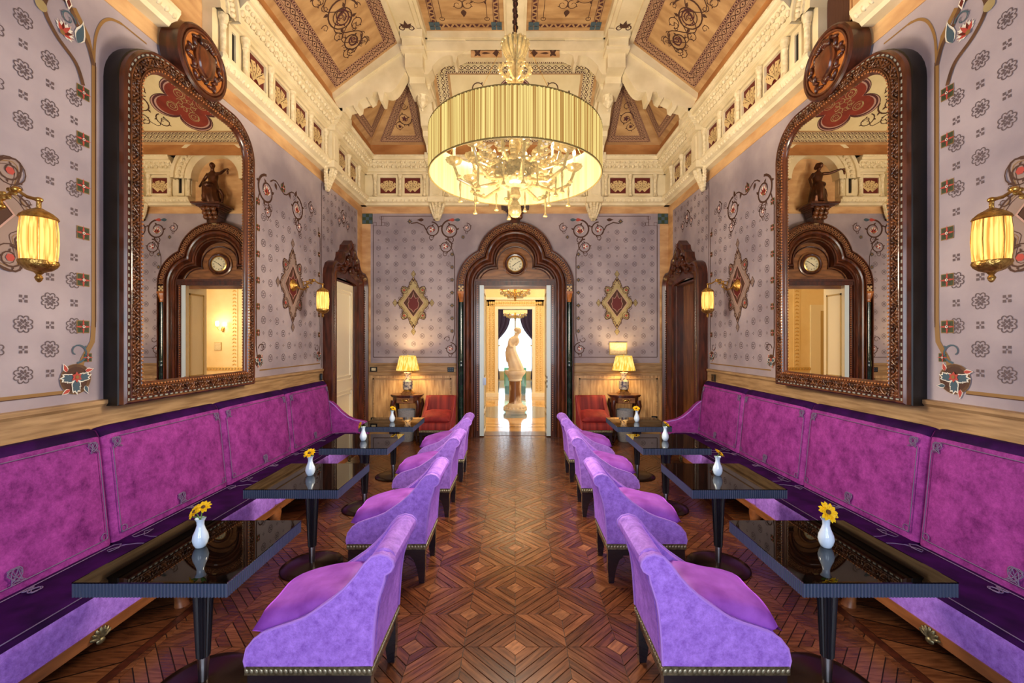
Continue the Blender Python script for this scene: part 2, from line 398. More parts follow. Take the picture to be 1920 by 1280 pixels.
for (x, y) in tiles:
    ind = (x, y) in near; style = rng.randrange(3)
    for r, (a, b) in enumerate(RINGS):
        for q in range(4):
            k = [2, 1, 0][r] if style == 0 else ([0, 2, 1][r] if style == 1 else (q+r) % 3)
            if rng.random() < .4: k = rng.randrange(3)
            an = PI/4+q*PI/2
            if ind:
                o = bpy.data.objects.new('parquet_strip', strips[r][k]); COL.objects.link(o)
                o.parent = floor; o.location = (x, y, 0); o.rotation_euler = (0, 0, an)
            else:
                ca, sa = math.cos(an), math.sin(an); me = strips[r][k]
                put([(x+ca*v.co.x-sa*v.co.y, y+sa*v.co.x+ca*v.co.y, v.co.z) for v in me.vertices], [tuple(p.vertices) for p in me.polygons], k*2+(q % 2))
    if ind:
        o = bpy.data.objects.new('parquet_block', blk_me); COL.objects.link(o); o.parent = floor; o.location = (x, y, 0); o.rotation_euler = (0, 0, PI/4)
    else:
        ca = math.cos(PI/4); put([(x+ca*(v.co.x-v.co.y), y+ca*(v.co.x+v.co.y), v.co.z) for v in blk_me.vertices], [tuple(p.vertices) for p in blk_me.polygons], 5)
rest.build('parquet_strips_beyond', wood_p, floor, recalc=False, kind='stuff')
mb = MB()
for s in (-1, 1):
    n = 0
    mb.box(s*2.155, s*2.205, FRONT, YB, -.006, .0005, 6)
    for y0 in range(-16, 82, 2):
        for c in range(2):
            x0 = 2.21+c*.365; yy = y0/10
            q = [(s*x0, yy), (s*(x0+.36), yy+(.18 if c else -.18)), (s*(x0+.36), yy+.19+(.18 if c else -.18)), (s*x0, yy+.19)]
            q = [(a, min(b, YB)) for a, b in q]
            mb.add([(a, b, 0) for a, b in q], [(0, 1, 2, 3)], rng.randrange(6))
mb.box(-2.2, 2.2, 7.93, 7.98, -.006, .0005, 6)
mb.build('parquet_border', wood_p+[walnut_d], floor, recalc=False, kind='stuff')

# ---------------------------------------------------------------- walls
WL = {}
for s, nm, lab in ((-1, 'wall_left', 'lavender stencilled wall holding the cream door'), (1, 'wall_right', 'lavender stencilled wall holding the dark wooden door')):
    mb = MB(); x0, x1 = s*HW, s*(HW+.25)
    mb.box(x0, x1, FRONT-.2, 6.83, 0, ZT); mb.box(x0, x1, 7.78, YB+.3, 0, ZT); mb.box(x0, x1, 6.83, 7.78, 2.83, ZT)
    WL[s] = tag(mb.build(nm, paint), lab, 'wall', kind='structure')
mb = MB(); mb.box(-HW, -.68, YB, YB+.3, 0, ZT); mb.box(.68, HW, YB, YB+.3, 0, ZT); mb.box(-.68, .68, YB, YB+.3, 2.92, ZT)
WBK = tag(mb.build('wall_back', paint), 'lavender stencilled end wall around the arched clock doorway', 'wall', kind='structure')
mb = MB(); xs = [-HW]+[v for x in WIN_X for v in (x-.65, x+.65)]+[HW]
for a, b in zip(xs[::2], xs[1::2]): mb.box(a, b, FRONT-.2, FRONT, 0, ZT)
for x in WIN_X: mb.box(x-.65, x+.65, FRONT-.2, FRONT, 0, .85); mb.box(x-.65, x+.65, FRONT-.2, FRONT, 3.75, ZT)
tag(mb.build('wall_front', paint), 'lavender window wall behind the viewer', 'wall', kind='structure')
for k, x in enumerate(WIN_X):
    mb = MB()
    for a in (-.65, -.02, .59): mb.box(x+a, x+a+.06, FRONT-.15, FRONT-.1, .85, 3.75)
    for z in (.85, 2.9, 3.69): mb.box(x-.65, x+.65, FRONT-.15, FRONT-.1, z, z+.06)
    tag(mb.build('window_%d' % (k+1), creamd), ['cream window frame behind the viewer on the cream door side', 'cream window frame behind the viewer on the dark door side'][k], 'window', kind='structure')

def smap(s): return lambda t, d, z: (s*(HW-d), t, z)
def bmap(t, d, z): return (t, YB-d, z)
def sweep_t(mb, fn, prof, t0, t1, mi=0):      # profile (d, z) swept straight along t
    n = len(prof)
    mb.add([fn(t0, d, z) for d, z in prof]+[fn(t1, d, z) for d, z in prof], [(i, (i+1) % n, n+(i+1) % n, n+i) for i in range(n)]+[tuple(range(n)), tuple(range(n, 2*n))], mi)
def fbox(mb, fn, t0, t1, d0, d1, z0, z1, mi=0):
    a = fn(t0, d0, z0); b = fn(t1, d1, z1); mb.box(a[0], b[0], a[1], b[1], a[2], b[2], mi)

# dado: pale oak below the painting
def dado(wall, fn, spans, panels):
    mb = MB()
    for t0, t1 in spans:
        fbox(mb, fn, t0, t1, 0, .02, .12, 1.16, 0)
        sweep_t(mb, fn, [(0, 1.15), (.03, 1.15), (.035, 1.20), (.02, 1.22), (.02, 1.34), (.035, 1.36), (.035, 1.385), (0, DADO)], t0, t1, 1)
        sweep_t(mb, fn, [(0, 0), (.05, 0), (.05, .10), (.03, .13), (0, .13)], t0, t1, 1)
    mb.build('oak_dado', [oak, oak_h], wall, recalc=True)
    for t0, t1 in panels:
        m2 = MB()
        for a, b, c, d in ((t0, t1, .2, .225), (t0, t1, 1.075, 1.10), (t0, t0+.025, .2, 1.1), (t1-.025, t1, .2, 1.1)): fbox(m2, fn, a, b, .018, .034, c, d)
        m2.build('panel_moulding', oak_h, wall)
for s in (-1, 1): dado(WL[s], smap(s), [(FRONT, 6.48), (8.08, YB)], [])
dado(WBK, bmap, [(-HW, -1.09), (1.09, HW)], [(-2.72, -1.22), (1.22, 2.72)])

# tan plaster bands and frames
def tan(wall, fn, rects):
    mb = MB()
    for t0, t1, z0, z1 in rects: fbox(mb, fn, t0, t1, 0, .006, z0, z1)
    mb.build('tan_plaster_band', plaster_tan, wall)
for s in (-1, 1): tan(WL[s], smap(s), [(FRONT, YB, 4.24, 4.40), (3.48, 4.02, 4.40, 5.3), (7.95, YB, DADO, 4.24)])
tan(WBK, bmap, [(-HW, HW, 4.25, 4.40), (-HW, -HW+.17, DADO, 4.25), (HW-.17, HW, DADO, 4.25), (-.5, .5, 4.40, 5.3)])

# ---------------------------------------------------------------- wall painting
PAL = [grey_ink, dgrey_ink, ink, gold_ink, green_ink, teal_ink, red_ink, white_ink, olive_ink, maroon, pink_ink, ink2, stem_ink, M('faded_mauve_paint', (148, 126, 118), .7)]
G, DG_, INK, GO, GR, TE, RE, WH, OL, MA, PK, MK, ST = range(13)
paint_frame = M('deeper_lavender', (150, 136, 152), 0.75, col2=(166, 152, 166), scale=3)
def cartouche(D, c, w, h, k=1, sc=1.0, fill=8):
    def lobed(f):
        pts = []
        for i in range(96):
            a = 2*PI*i/96; ca, sa = abs(math.cos(a)), abs(math.sin(a)); b = a % (PI/2)-PI/4
            r = 1/(ca/.80+sa/.94); r = r*(1-.10*math.exp(-((abs(b)-.34)/.13)**2))+.20*math.exp(-(b/.19)**2)
            pts.append((c[0]+w*r*f*math.cos(a), c[1]+h*r*f*math.sin(a)))
        return pts
    o = lobed(.92); D.poly(o, fill, k); D.ribbon(o, .011, INK, k+1, True); D.ribbon(lobed(.86), .005, GO, k+1, True); D.ribbon(lobed(.80), .004, INK, k+1, True)
    for sx, sy in ((1, 0), (-1, 0), (0, 1), (0, -1)):
        p = (c[0]+sx*w*.84, c[1]+sy*h*.95); q = [(p[0]+.042*sc*a, p[1]+.065*sc*b) for a, b in ((1, 0), (0, 1), (-1, 0), (0, -1))]
        D.poly(q, fill, k+1); D.ribbon(q, .009, INK, k+2, True); D.ribbon([(p[0]+.02*sc*a, p[1]+.032*sc*b) for a, b in ((1, 0), (0, 1), (-1, 0), (0, -1))], .006, INK, k+2, True)
    dm = [(c[0]+a*w*.46, c[1]+b*h*.46) for a, b in ((1, 0), (0, 1), (-1, 0), (0, -1))]
    D.poly(dm, INK, k+2); D.ribbon(dm, .013, PK, k+4, True)
    sh = [(c[0]+a*w*.25, c[1]+b*h*.29) for a, b in ((-.9, .6), (-.4, .5), (-.15, .75), (0, 1.25), (.15, .75), (.4, .5), (.9, .6), (.8, .2), (1, -.1), (.8, -.6), (.3, -.8), (0, -1.1), (-.3, -.8), (-.8, -.6), (-1, -.1), (-.8, .2))]
    D.poly(sh, MA, k+3); D.ribbon(sh, .008, PK, k+4, True)
    for sx in (-1, 1):
        for sy in (-1, 1):
            q = (c[0]+sx*w*.42, c[1]+sy*h*.42)
            D.ring(q, w*.17, .007, INK, 16, k+2); D.spiral(q, w*.15, w*.03, PI/2*sx, 1.5*sx*sy, .012, INK, 20, 4, k+2); D.disc(q, w*.05, RE, 6, k+3)
            for fx, fy, rr in ((.13, .66, .09), (.20, .52, .07), (.60, .16, .09), (.52, .28, .06)):
                D.spiral((c[0]+sx*w*fx, c[1]+sy*h*fy), w*rr, w*.02, sx, 1.2*sx*sy, .009, INK, 14, 3, k+2)
            D.leaf((c[0], c[1]+sy*h*.70), PI/2*sy+sx*.35, h*.14, .012, INK, k+2); D.leaf((c[0]+sx*w*.66, c[1]), (0 if sx > 0 else PI)+.3*sy, w*.14, .012, INK, k+2)
def square_star(D, c, s, k=1):
    D.poly([(c[0]+a*s, c[1]+b*s) for a, b in ((-1, -1), (1, -1), (1, 1), (-1, 1))], GO, k)
    D.poly([(c[0]+a*s*.88, c[1]+b*s*.88) for a, b in ((-1, -1), (1, -1), (1, 1), (-1, 1))], GR, k+1)
    for q in range(4): D.leaf(c, q*PI/2, s*1.25, s*.15, RE, k+2)
    for q in range(4): D.leaf(c, q*PI/2+PI/4, s*.9, s*.16, INK, k+2)
    D.ring(c, s*.17, s*.10, WH, 10, k+4)
def star8(D, c, r, k=1):
    for q in range(8): D.leaf(c, q*PI/4, r, r*.24, DG_ if q % 2 else GR, k+(q % 2))
    D.disc(c, r*.3, GO, 8, k+3)
def acanthus(D, c, a, l, w, mi, k):
    D.leaf(c, a, l, w*.62, mi, k)
    for f, da in ((.22, .75), (.5, .6)):
        q = (c[0]+math.cos(a)*l*f, c[1]+math.sin(a)*l*f)
        for sg in (-1, 1): D.leaf(q, a+da*sg, l*.42, w*.42, mi, k)
def flower(D, c, s, sg=1, k=1):
    D.disc(c, s*.66, INK, 24, k); D.ring(c, s*.72, s*.15, ST, 28, k+1); D.ring(c, s*.80, s*.02, GO, 28, k+2)
    for a in (PI*.05, PI*.95, -PI/2):
        acanthus(D, c, a, s*.86, s*.40, WH, k+3); acanthus(D, (c[0]+math.cos(a)*s*.04, c[1]+math.sin(a)*s*.04), a, s*.72, s*.28, TE, k+4)
    for q in range(6): D.leaf((c[0], c[1]+s*.10), q*PI/3+.5, s*.30, s*.10, RE, k+6)
    D.disc((c[0], c[1]+s*.10), s*.10, GO, 8, k+8)
    for a, l, m in ((2.45, .9, RE), (.7, .9, RE), (-2.1, .8, RE), (-.7, .7, TE)):
        D.leaf((c[0]+s*.62*math.cos(a), c[1]+s*.62*math.sin(a)), a+.55*sg, s*.5, s*.13, WH, k+3); D.leaf((c[0]+s*.62*math.cos(a), c[1]+s*.62*math.sin(a)), a+.55*sg, s*.45, s*.09, m, k+4)
def palmette(D, c, a, s, k=2):
    for i in range(-2, 3): acanthus(D, c, a+i*.5, s*(1-.12*abs(i)), s*.22, WH, k); D.leaf(c, a+i*.5, s*.9*(1-.12*abs(i)), s*.12, (RE, MA, RE)[abs(i)], k+1)
    D.disc(c, s*.16, GO, 8, k+3)
def tendril(D, c, r, sg, k=1, col=INK, core=RE):
    D.spiral(c, r, r*.25, PI/2, 1.5*sg, r*.17, col, 34, 4, k); D.spiral((c[0], c[1]-r*1.05), r*.35, r*.08, PI/2, -1.2*sg, r*.10, col, 16, 1, k)
    for a in (0, 2.1, 4.2): D.leaf(c, a, r*.42, r*.12, core, k+1); D.leaf(c, a+1, r*.34, r*.09, WH if core == RE else PK, k+2)
def lattice(D, x0, x1, z0, z1, stx, stz, r, skip, simple=False, mi=G):
    ni = int((x1-x0)/stx); nj = int((z1-z0)/stz)
    for i in range(ni+1):
        for j in range(nj+1):
            p = (x0+i*stx, z0+j*stz)
            if skip(p): continue
            if (i+j) % 2: D.rosette(p, r, mi, 56 if not simple else 24, simple)
            else: (D.dot4 if simple else D.cross4)(p, r*(.45 if simple else .62), mi)
for s in (-1, 1):
    D = Draw((s*HW, 0, 0), (0, 1, 0), (0, 0, 1), (-s, 0, 0))
    # near field, up to the mirror
    inm = lambda p, cx, cz, a, b: abs(p[0]-cx)/a+abs(p[1]-cz)/b < 1
    lattice(D, 0.05, 2.86, 1.60, 4.15, .147, .152, .052, lambda p: inm(p, 2.28, 2.54, .62, .82) or (p[1] > 3.50 and p[0] > 2.35 and p[1]-3.50 > (2.85-p[0])*1.0) or (p[1] < 1.83 and p[0] > 2.75), mi=DG_)
    cartouche(D, (2.28, 2.54), .47, .60, fill=13)
    D.ribbon([(0, 1.47), (2.78, 1.47)], .022, GO, 1); D.ribbon([(0, 1.458), (2.78, 1.458)], .005, INK, 2)
    D.ribbon([(2.86, 1.56), (2.90, 1.68), (2.965, 1.80), (2.975, 1.95), (2.975, 3.72), (2.93, 3.90), (2.84, 4.02)], .034, GO, 1); D.ribbon([(2.985, 1.9), (2.985, 3.75)], .006, INK, 2)
    for k in range(6): square_star(D, (2.90, 1.90+.318*k), .043)
    flower(D, (2.85, 1.55), .125, s); square_star(D, (2.93, 1.69), .03); D.spiral((2.86, 1.73), .075, .02, -PI/2, .9, .014, TE, 14, 1, 2)
    def curve(pts, w, mi, k, n=6):      # smooth ribbon through points
        out = []; q = [pts[0]]+pts+[pts[-1]]
        for i in range(1, len(q)-2):
            for j in range(n):
                t = j/n; out.append(tuple(.5*((2*q[i][d])+(-q[i-1][d]+q[i+1][d])*t+(2*q[i-1][d]-5*q[i][d]+4*q[i+1][d]-q[i+2][d])*t*t+(-q[i-1][d]+3*q[i][d]-3*q[i+1][d]+q[i+2][d])*t**3) for d in (0, 1)))
        D.ribbon(out+[pts[-1]], w, mi, k)
    curve([(2.90, 3.54), (2.85, 3.66), (2.73, 3.76), (2.66, 3.88), (2.70, 4.0), (2.80, 4.02), (2.86, 3.92), (2.93, 3.84), (2.97, 3.72)], .026, ST, 2)
    curve([(2.70, 4.0), (2.60, 4.05), (2.55, 4.18), (2.62, 4.30), (2.76, 4.30), (2.83, 4.18), (2.78, 4.06), (2.70, 4.0)], .030, ST, 3)
    curve([(2.66, 3.88), (2.56, 3.98), (2.46, 4.12), (2.44, 4.28)], .022, ST, 2)
    palmette(D, (2.69, 4.14), 1.4, .15, 4); palmette(D, (2.76, 3.80), .9, .10, 4)
    D.leaf((2.86, 3.80), 1.3, .18, .035, WH, 3); D.leaf((2.86, 3.80), 1.3, .16, .025, TE, 4); D.disc((2.64, 3.88), .035, OL, 10, 4); D.spiral((2.80, 3.92), .05, .012, 0, 1.2, .012, TE, 14, 1, 4)
    D.poly([(2.80, 4.02+.045), (2.80+.022, 4.02), (2.80, 4.02-.045), (2.80-.022, 4.02)], WH, 6); D.poly([(2.80, 4.02+.03), (2.80+.014, 4.02), (2.80, 4.02-.03), (2.80-.014, 4.02)], MA, 7)
    D.leaf((2.92, 4.22), 1.0, .14, .03, GR, 3); D.leaf((2.90, 4.24), 1.7, .12, .025, OL, 3)
    curve([(2.975, 3.72), (2.985, 3.92), (3.03, 4.06), (3.10, 4.14), (3.19, 4.17)], .018, GO, 1, 8); D.ribbon([(3.16, 4.17), (3.4, 4.17)], .012, GO, 1)
    # far field, mirror to door
    lattice(D, 4.98, 6.36, 1.60, 3.75, .142, .150, .046, lambda p: inm(p, 5.63, 2.54, .50, .74) or (p[1] > 3.45 and p[0] < 5.6) or (abs(p[0]-4.9) < .2 and p[1] < 1.75), True)
    cartouche(D, (5.63, 2.54), .42, .58, fill=13)
    D.ribbon([(4.9, 1.47), (6.42, 1.47)], .014, GO, 1)
    for y0, sg in ((4.84, 1), (6.42, -1)):
        D.ribbon([(y0+.03*sg, 1.56), (y0, 1.75), (y0, 3.35), (y0+.06*sg, 3.5)], .016, INK, 1)
        for k in range(6): square_star(D, (y0+.03*sg, 1.9+.30*k), .036)
        flower(D, (y0+.05*sg, 1.58), .09, sg)
        D.spiral((y0+.10*sg, 1.72), .06, .02, PI, -.9*sg, .014, INK, 14, 1, 1)
    tendril(D, (5.04, 3.58), .18, 1, 1); palmette(D, (5.04, 3.54), PI/2, .12, 4); tendril(D, (5.06, 3.34), .08, -1, 1); tendril(D, (5.74, 3.58), .17, -1, 1); palmette(D, (5.74, 3.54), PI/2, .11, 4); tendril(D, (5.80, 3.36), .09, 1, 1); tendril(D, (6.15, 3.72), .09, 1, 1)
    D.ribbon([(5.12+.06*i, 3.72+.05*math.sin(i*.9)) for i in range(11)], .016, INK, 1)
    for i in range(4): D.leaf((5.22+.16*i, 3.74), 1.2 if i % 2 else -1.2, .09, .025, INK, 2)
    square_star(D, (5.4, 3.74), .045)
    # strip above the door
    lattice(D, 6.55, 7.85, 3.25, 4.15, .142, .15, .046, lambda p: abs(p[0]-7.3) < .42 and p[1] < 3.75, True)
    tendril(D, (7.3, 3.92), .12, 1); tendril(D, (7.12, 3.82), .08, -1); tendril(D, (7.48, 3.82), .08, 1)
    D.ribbon([(6.47, 1.4), (6.47, 4.2)], .016, INK, 1)
    D.build('painted_ornament', PAL, WL[s])
D = Draw((0, YB, 0), (1, 0, 0), (0, 0, 1), (0, -1, 0))
for s in (-1, 1):
    fr = [(s*2.72, 1.50), (s*1.12, 1.50), (s*1.12, 4.20), (s*2.56, 4.20), (s*2.56, 4.02), (s*2.72, 4.02)]
    D.ribbon(fr[:1]+fr[1:2], .012, INK, 1); D.ribbon(fr[3:6]+fr[:1], .012, INK, 1); D.ribbon([(s*1.6, 4.20), (s*2.56, 4.20)], .012, INK, 1)
    for p in ((s*2.56, 4.17), (s*2.53, 4.05), (s*2.69, 4.05)): D.ribbon([(p[0]-.03, p[1]-.03), (p[0]+.03, p[1]-.03), (p[0]+.03, p[1]+.03), (p[0]-.03, p[1]+.03)], .008, INK, 1, True)
    for i in range(3):
        for j in range(3):
            if (i+j) % 2 == 0: D.poly([(s*2.83+(i-1)*.06+a, 4.15+(j-1)*.06+b) for a, b in ((-.03, -.03), (.03, -.03), (.03, .03), (-.03, .03))], TE, 6)
    D.poly([(s*2.83+a*.10, 4.15+b*.10) for a, b in ((-1, -1), (1, -1), (1, 1), (-1, 1))], GR, 5)
    lattice(D, -2.62 if s < 0 else 1.28, -1.24 if s < 0 else 2.66, 1.60, 4.08, .168, .153, .046,
            lambda p: inm(p, s*1.95, 2.54, .46, .66) or (abs(p[0]) < 1.75 and p[1] > 3.45 and p[1]-3.45 > (abs(p[0])-1.2)) or (abs(p[0]) < 1.4 and p[1] < 1.85) or (abs(p[0]) < 2.2 and p[1] > 3.98) or (p[1] > 3.95 and abs(p[0]) > 2.5), True)
    cartouche(D, (s*1.95, 2.54), .42, .58, sc=1.1)
    D.ribbon([(s*1.20, 1.80), (s*1.165, 1.95), (s*1.165, 3.42), (s*1.20, 3.55), (s*1.3, 3.70)], .014, INK, 1)
    for k in range(7): star8(D, (s*1.21, 2.0+.245*k), .05)
    tendril(D, (s*1.24, 1.66), .12, s, 1); D.spiral((s*1.30, 1.84), .06, .02, PI, 1.0*s, .014, INK, 14, 1, 1)
    tendril(D, (s*1.34, 3.62), .14, s, 1); tendril(D, (s*1.24, 3.94), .19, -s, 1); palmette(D, (s*1.24, 3.88), PI/2, .13, 4); tendril(D, (s*1.60, 3.94), .15, s, 1); tendril(D, (s*.93, 3.98), .09, s, 1)
    star8(D, (s*2.02, 4.10), .055); star8(D, (s*1.0, 3.80), .045)
    D.ribbon([(s*2.0, 4.06), (s*1.88, 4.08), (s*1.75, 4.02), (s*1.66, 3.86)], .02, INK, 1)
    for a, c in ((1.15, RE), (1.05, TE), (1.45, INK), (1.75, INK)): D.leaf((s*a, 4.13), 0 if s > 0 else PI, .14, .03, c, 2)
D.build('painted_ornament', PAL, WBK)

# ---------------------------------------------------------------- cornice
def cards(parent, fn, t, z=4.74, h=.15):
    mb = MB(); fbox(mb, fn, t-h, t+h, .085, .105, z-h, z+h); p = mb.build('card_panel', maroon, parent)
    m2 = MB()
    for k in range(4):
        a = math.radians(48-32*k); ca, sa = math.sin(-a), math.cos(a); w, l = .042, .20; o = (t, z-.10); dd = .107+.003*k
        pts = [(o[0]+ca*y+sa*x, o[1]+sa*y-ca*x) for x, y in ((-w, .02), (w, .02), (w, l), (-w, l))]
        m2.add([fn(u, dd, v) for u, v in pts], [(0, 1, 2, 3)], 0)
        m2.add([fn(u, dd, v) for u, v in ((o[0]+ca*y+sa*x*.8, o[1]+sa*y-ca*x*.8) for x, y in ((-w, .035), (-w*.8, .035), (-w*.8, l-.012), (-w, l-.012)))], [(0, 1, 2, 3)], 1)
        for q in range(3):
            pc = (o[0]+ca*(.09+.04*q)+sa*w*.3*(q-1), o[1]+sa*(.09+.04*q)-ca*w*.3*(q-1))
            m2.add([fn(pc[0]+dx, dd+.001, pc[1]+dz) for dx, dz in ((0, -.011), (.009, 0), (0, .011), (-.009, 0))], [(0, 1, 2, 3)], 1)
    m2.build('card_fan', [card, maroon], p, recalc=False)
    m3 = MB()
    for d0, d1, a, b in ((.09, .135, h, h+.028), (.09, .118, h+.028, h+.055)):
        for q in ((-b, b, a, b), (-b, b, -b, -a), (-b, -a, -a, a), (a, b, -a, a)): fbox(m3, fn, t+q[0], t+q[1], d0, d1, z+q[2], z+q[3])
    m3.build('panel_frame', stucco, p)
def colonnette(parent, fn, t):
    c = fn(t, .135, 0); mb = MB()
    mb.lathe([(.04, 4.535), (.04, 4.56), (.028, 4.575), (.026, 4.60), (.026, 4.82), (.034, 4.835), (.030, 4.85), (.046, 4.90), (.046, 4.94)], c, 12)
    mb.build('colonnette', relief, parent, smooth=True)
def slit(parent, fn, t):
    mb = MB(); fbox(mb, fn, t-.03, t+.03, .09, .107, 4.60, 4.88); p = mb.build('vent_slit', black, parent); m3 = MB()
    for q in ((-.075, .075, 4.88, 4.93), (-.075, .075, 4.55, 4.60), (-.075, -.03, 4.6, 4.88), (.03, .075, 4.6, 4.88)): fbox(m3, fn, t+q[0], t+q[1], .09, .125, q[2], q[3])
    m3.build('slit_frame', stucco, p)
def pilaster(parent, fn, t, top=5.26):
    mb = MB(); w = .12
    fbox(mb, fn, t-w, t+w, .05, .20, 4.42, 5.0); fbox(mb, fn, t-w-.03, t+w+.03, .05, .25, 4.40, 4.50); fbox(mb, fn, t-w-.03, t+w+.03, .05, .26, 4.95, 5.02)
    fbox(mb, fn, t-w-.06, t+w+.06, .05, .38, 5.14, top); fbox(mb, fn, t-w*.45, t+w*.45, .18, .215, 4.55, 4.90, 0)
    for i in range(5):
        a, b = i/5, (i+1)/5; fbox(mb, fn, t-w-.01-.05*b, t+w+.01+.05*b, .05, .25+.11*b, 5.02+.12*a, 5.02+.12*b)
    p = mb.build('pilaster', stucco, parent)
    m2 = MB(); rn = random.Random(int(t*100))
    for i in range(9):
        f = i/8; r = .13*(1-f)**.7+.02
        for q in range(5):
            a = q/4*2-1; c = fn(t+a*r*.9, .06+.13*(1-f)*math.cos(a*1.3)+.02, 4.42-.30*f); m2.ell(c, (.034, .034, .036), 6, 4)
    m2.build('carved_pendant', relief, p, smooth=True, kind='stuff')
def relief_row(mb, fn, t0, t1, step, d, z, rt, rd, rz, tilt=0):
    n = max(1, int((t1-t0)/step)); st = (t1-t0)/n
    for i in range(n):
        t = t0+(i+.5)*st
        c = fn(t, d, z); a = fn(t+rt, d, z); sx = abs(a[0]-c[0])+.0001; sy = abs(a[1]-c[1])+.0001
        r = (max(sx, rd) if sx < rd else sx, max(sy, rd) if sy < rd else sy, rz)
        mb.ell(c, r, 6, 4)
        t2 = t+st*.5; c = fn(t2, d, z); mb.ell(c, (.012, .012, rz*.9), 4, 3)
def cornice(name, label, fn, low, fr, up, card_t, col_t, slit_t, pil_t):
    R = thing(name, label, 'cornice', kind='structure')
    mb = MB()
    for a, b in low: sweep_t(mb, fn, [(0, 4.38), (.10, 4.38), (.12, 4.41), (.17, 4.43), (.20, 4.48), (.20, 4.51), (.15, 4.53), (.11, 4.54), (0, 4.54)], a, b)
    mb.build('lower_moulding', stucco, R)
    mb = MB()
    for a, b in fr: fbox(mb, fn, a, b, 0, .10, 4.53, 4.96)
    mb.build('frieze', stucco, R)
    mb = MB()
    for a, b in up: sweep_t(mb, fn, [(0, 4.95), (.14, 4.95), (.14, 4.985), (.17, 4.99), (.17, 5.02), (.19, 5.03), (.30, 5.15), (.33, 5.15), (.33, 5.19), (.35, 5.20), (.35, 5.23), (0, 5.23)], a, b)
    mb.build('upper_moulding', stucco, R)
    mb = MB()
    for a, b in low: relief_row(mb, fn, a, b, .075, .165, 4.455, .026, .03, .034)
    for a, b in up:
        relief_row(mb, fn, a, b, .085, .225, 5.065, .034, .03, .04); relief_row(mb, fn, a, b, .085, .275, 5.12, .026, .025, .028); relief_row(mb, fn, a, b, .035, .345, 5.215, .012, .012, .012)
    mb.build('carved_leaves', relief, R, smooth=True, angle=0, recalc=False, kind='stuff')
    for t in card_t: cards(R, fn, t)
    for t in col_t: colonnette(R, fn, t)
    for t in slit_t: slit(R, fn, t)
    for t in pil_t: pilaster(R, fn, t)
    return R
CB = cornice('trim_1', 'cream carved cornice with card panels across the clock doorway wall', bmap, [(-HW, -.5), (.5, HW)], [(-HW, -.5), (.5, HW)], [(-HW, -.76), (.76, HW)],
             [s*t for s in (-1, 1) for t in (2.40, 1.94, 1.09)], [s*t for s in (-1, 1) for t in (2.64, 2.17, 1.71, 1.29, .885, .53)], [-.70, .70], [-1.48, 1.48])
SC = {}
for s, nm, lb in ((-1, 'trim_2', 'cream carved cornice with card panels over the cream door wall'), (1, 'trim_3', 'cream carved cornice with card panels over the dark door wall')):
    SC[s] = cornice(nm, lb, smap(s), [(FRONT, 3.50), (4.0, YB)], [(FRONT, 3.50), (4.0, YB)], [(FRONT, 3.30), (4.20, YB)],
            [4.66, 5.14, 5.61, 6.09, 6.95, 7.42, 2.9, 2.42], [4.44, 4.90, 5.375, 5.85, 6.32, 6.72, 7.19, 7.66, 4.10, 3.40], [4.27, 3.23], [6.50, 1.5])
# niche arches
def niche(parent, fn, c, r0, r1, zc, dp):
    for nm, ra, rb, d1, mt in (('archivolt_inner', r0, r0+(r1-r0)*.35, dp*.75, stucco), ('archivolt_carved', r0+(r1-r0)*.35, r0+(r1-r0)*.82, dp*.85, relief), ('archivolt_rim', r0+(r1-r0)*.82, r1, dp, stucco)):
        mb = MB(); n = 20; rows = []
        for i in range(n+1):
            a = PI*i/n
            rows.append([fn(c+r*math.cos(a), d, zc+r*math.sin(a)) for r, d in ((ra, 0), (ra, d1), (rb, d1), (rb, 0))])
        mb.grid(rows); mb.build(nm, mt, parent, smooth=True)
    mb = MB(); rm = (r0+(r1-r0)*.58)
    for i in range(26):
        a = PI*(i+.5)/26; mb.ell(fn(c+rm*math.cos(a), dp*.87, zc+rm*math.sin(a)), .03, 6, 4)
    mb.build('arch_leaves', relief, parent, smooth=True, angle=0, kind='stuff')
niche(CB, bmap, 0, .45, .79, 4.85, .26)
for s in (-1, 1): niche(SC[s], smap(s), 3.75, .25, .46, 4.93, .24)
# air vent in the niche beside the dark door's mirror
v = thing('air_vent', 'brown slatted air vent in the niche above the mirror', 'vent', (HW-.012, 3.86, 4.60))
mb = MB()
for i in range(26): mb.box(-.004, .004, -.13+i*.0105, -.13+i*.0105+.006, 0, .62)
mb.build('slats', M('vent_brown', (92, 58, 44), .6), v, kind='stuff')
mb = MB()
for q in ((-.15, -.13, -.02, .64), (.14, .16, -.02, .64), (-.15, .16, -.02, 0), (-.15, .16, .62, .64)): mb.box(-.004, .008, q[0], q[1], q[2], q[3])
mb.build('frame', plaster_tan, v)

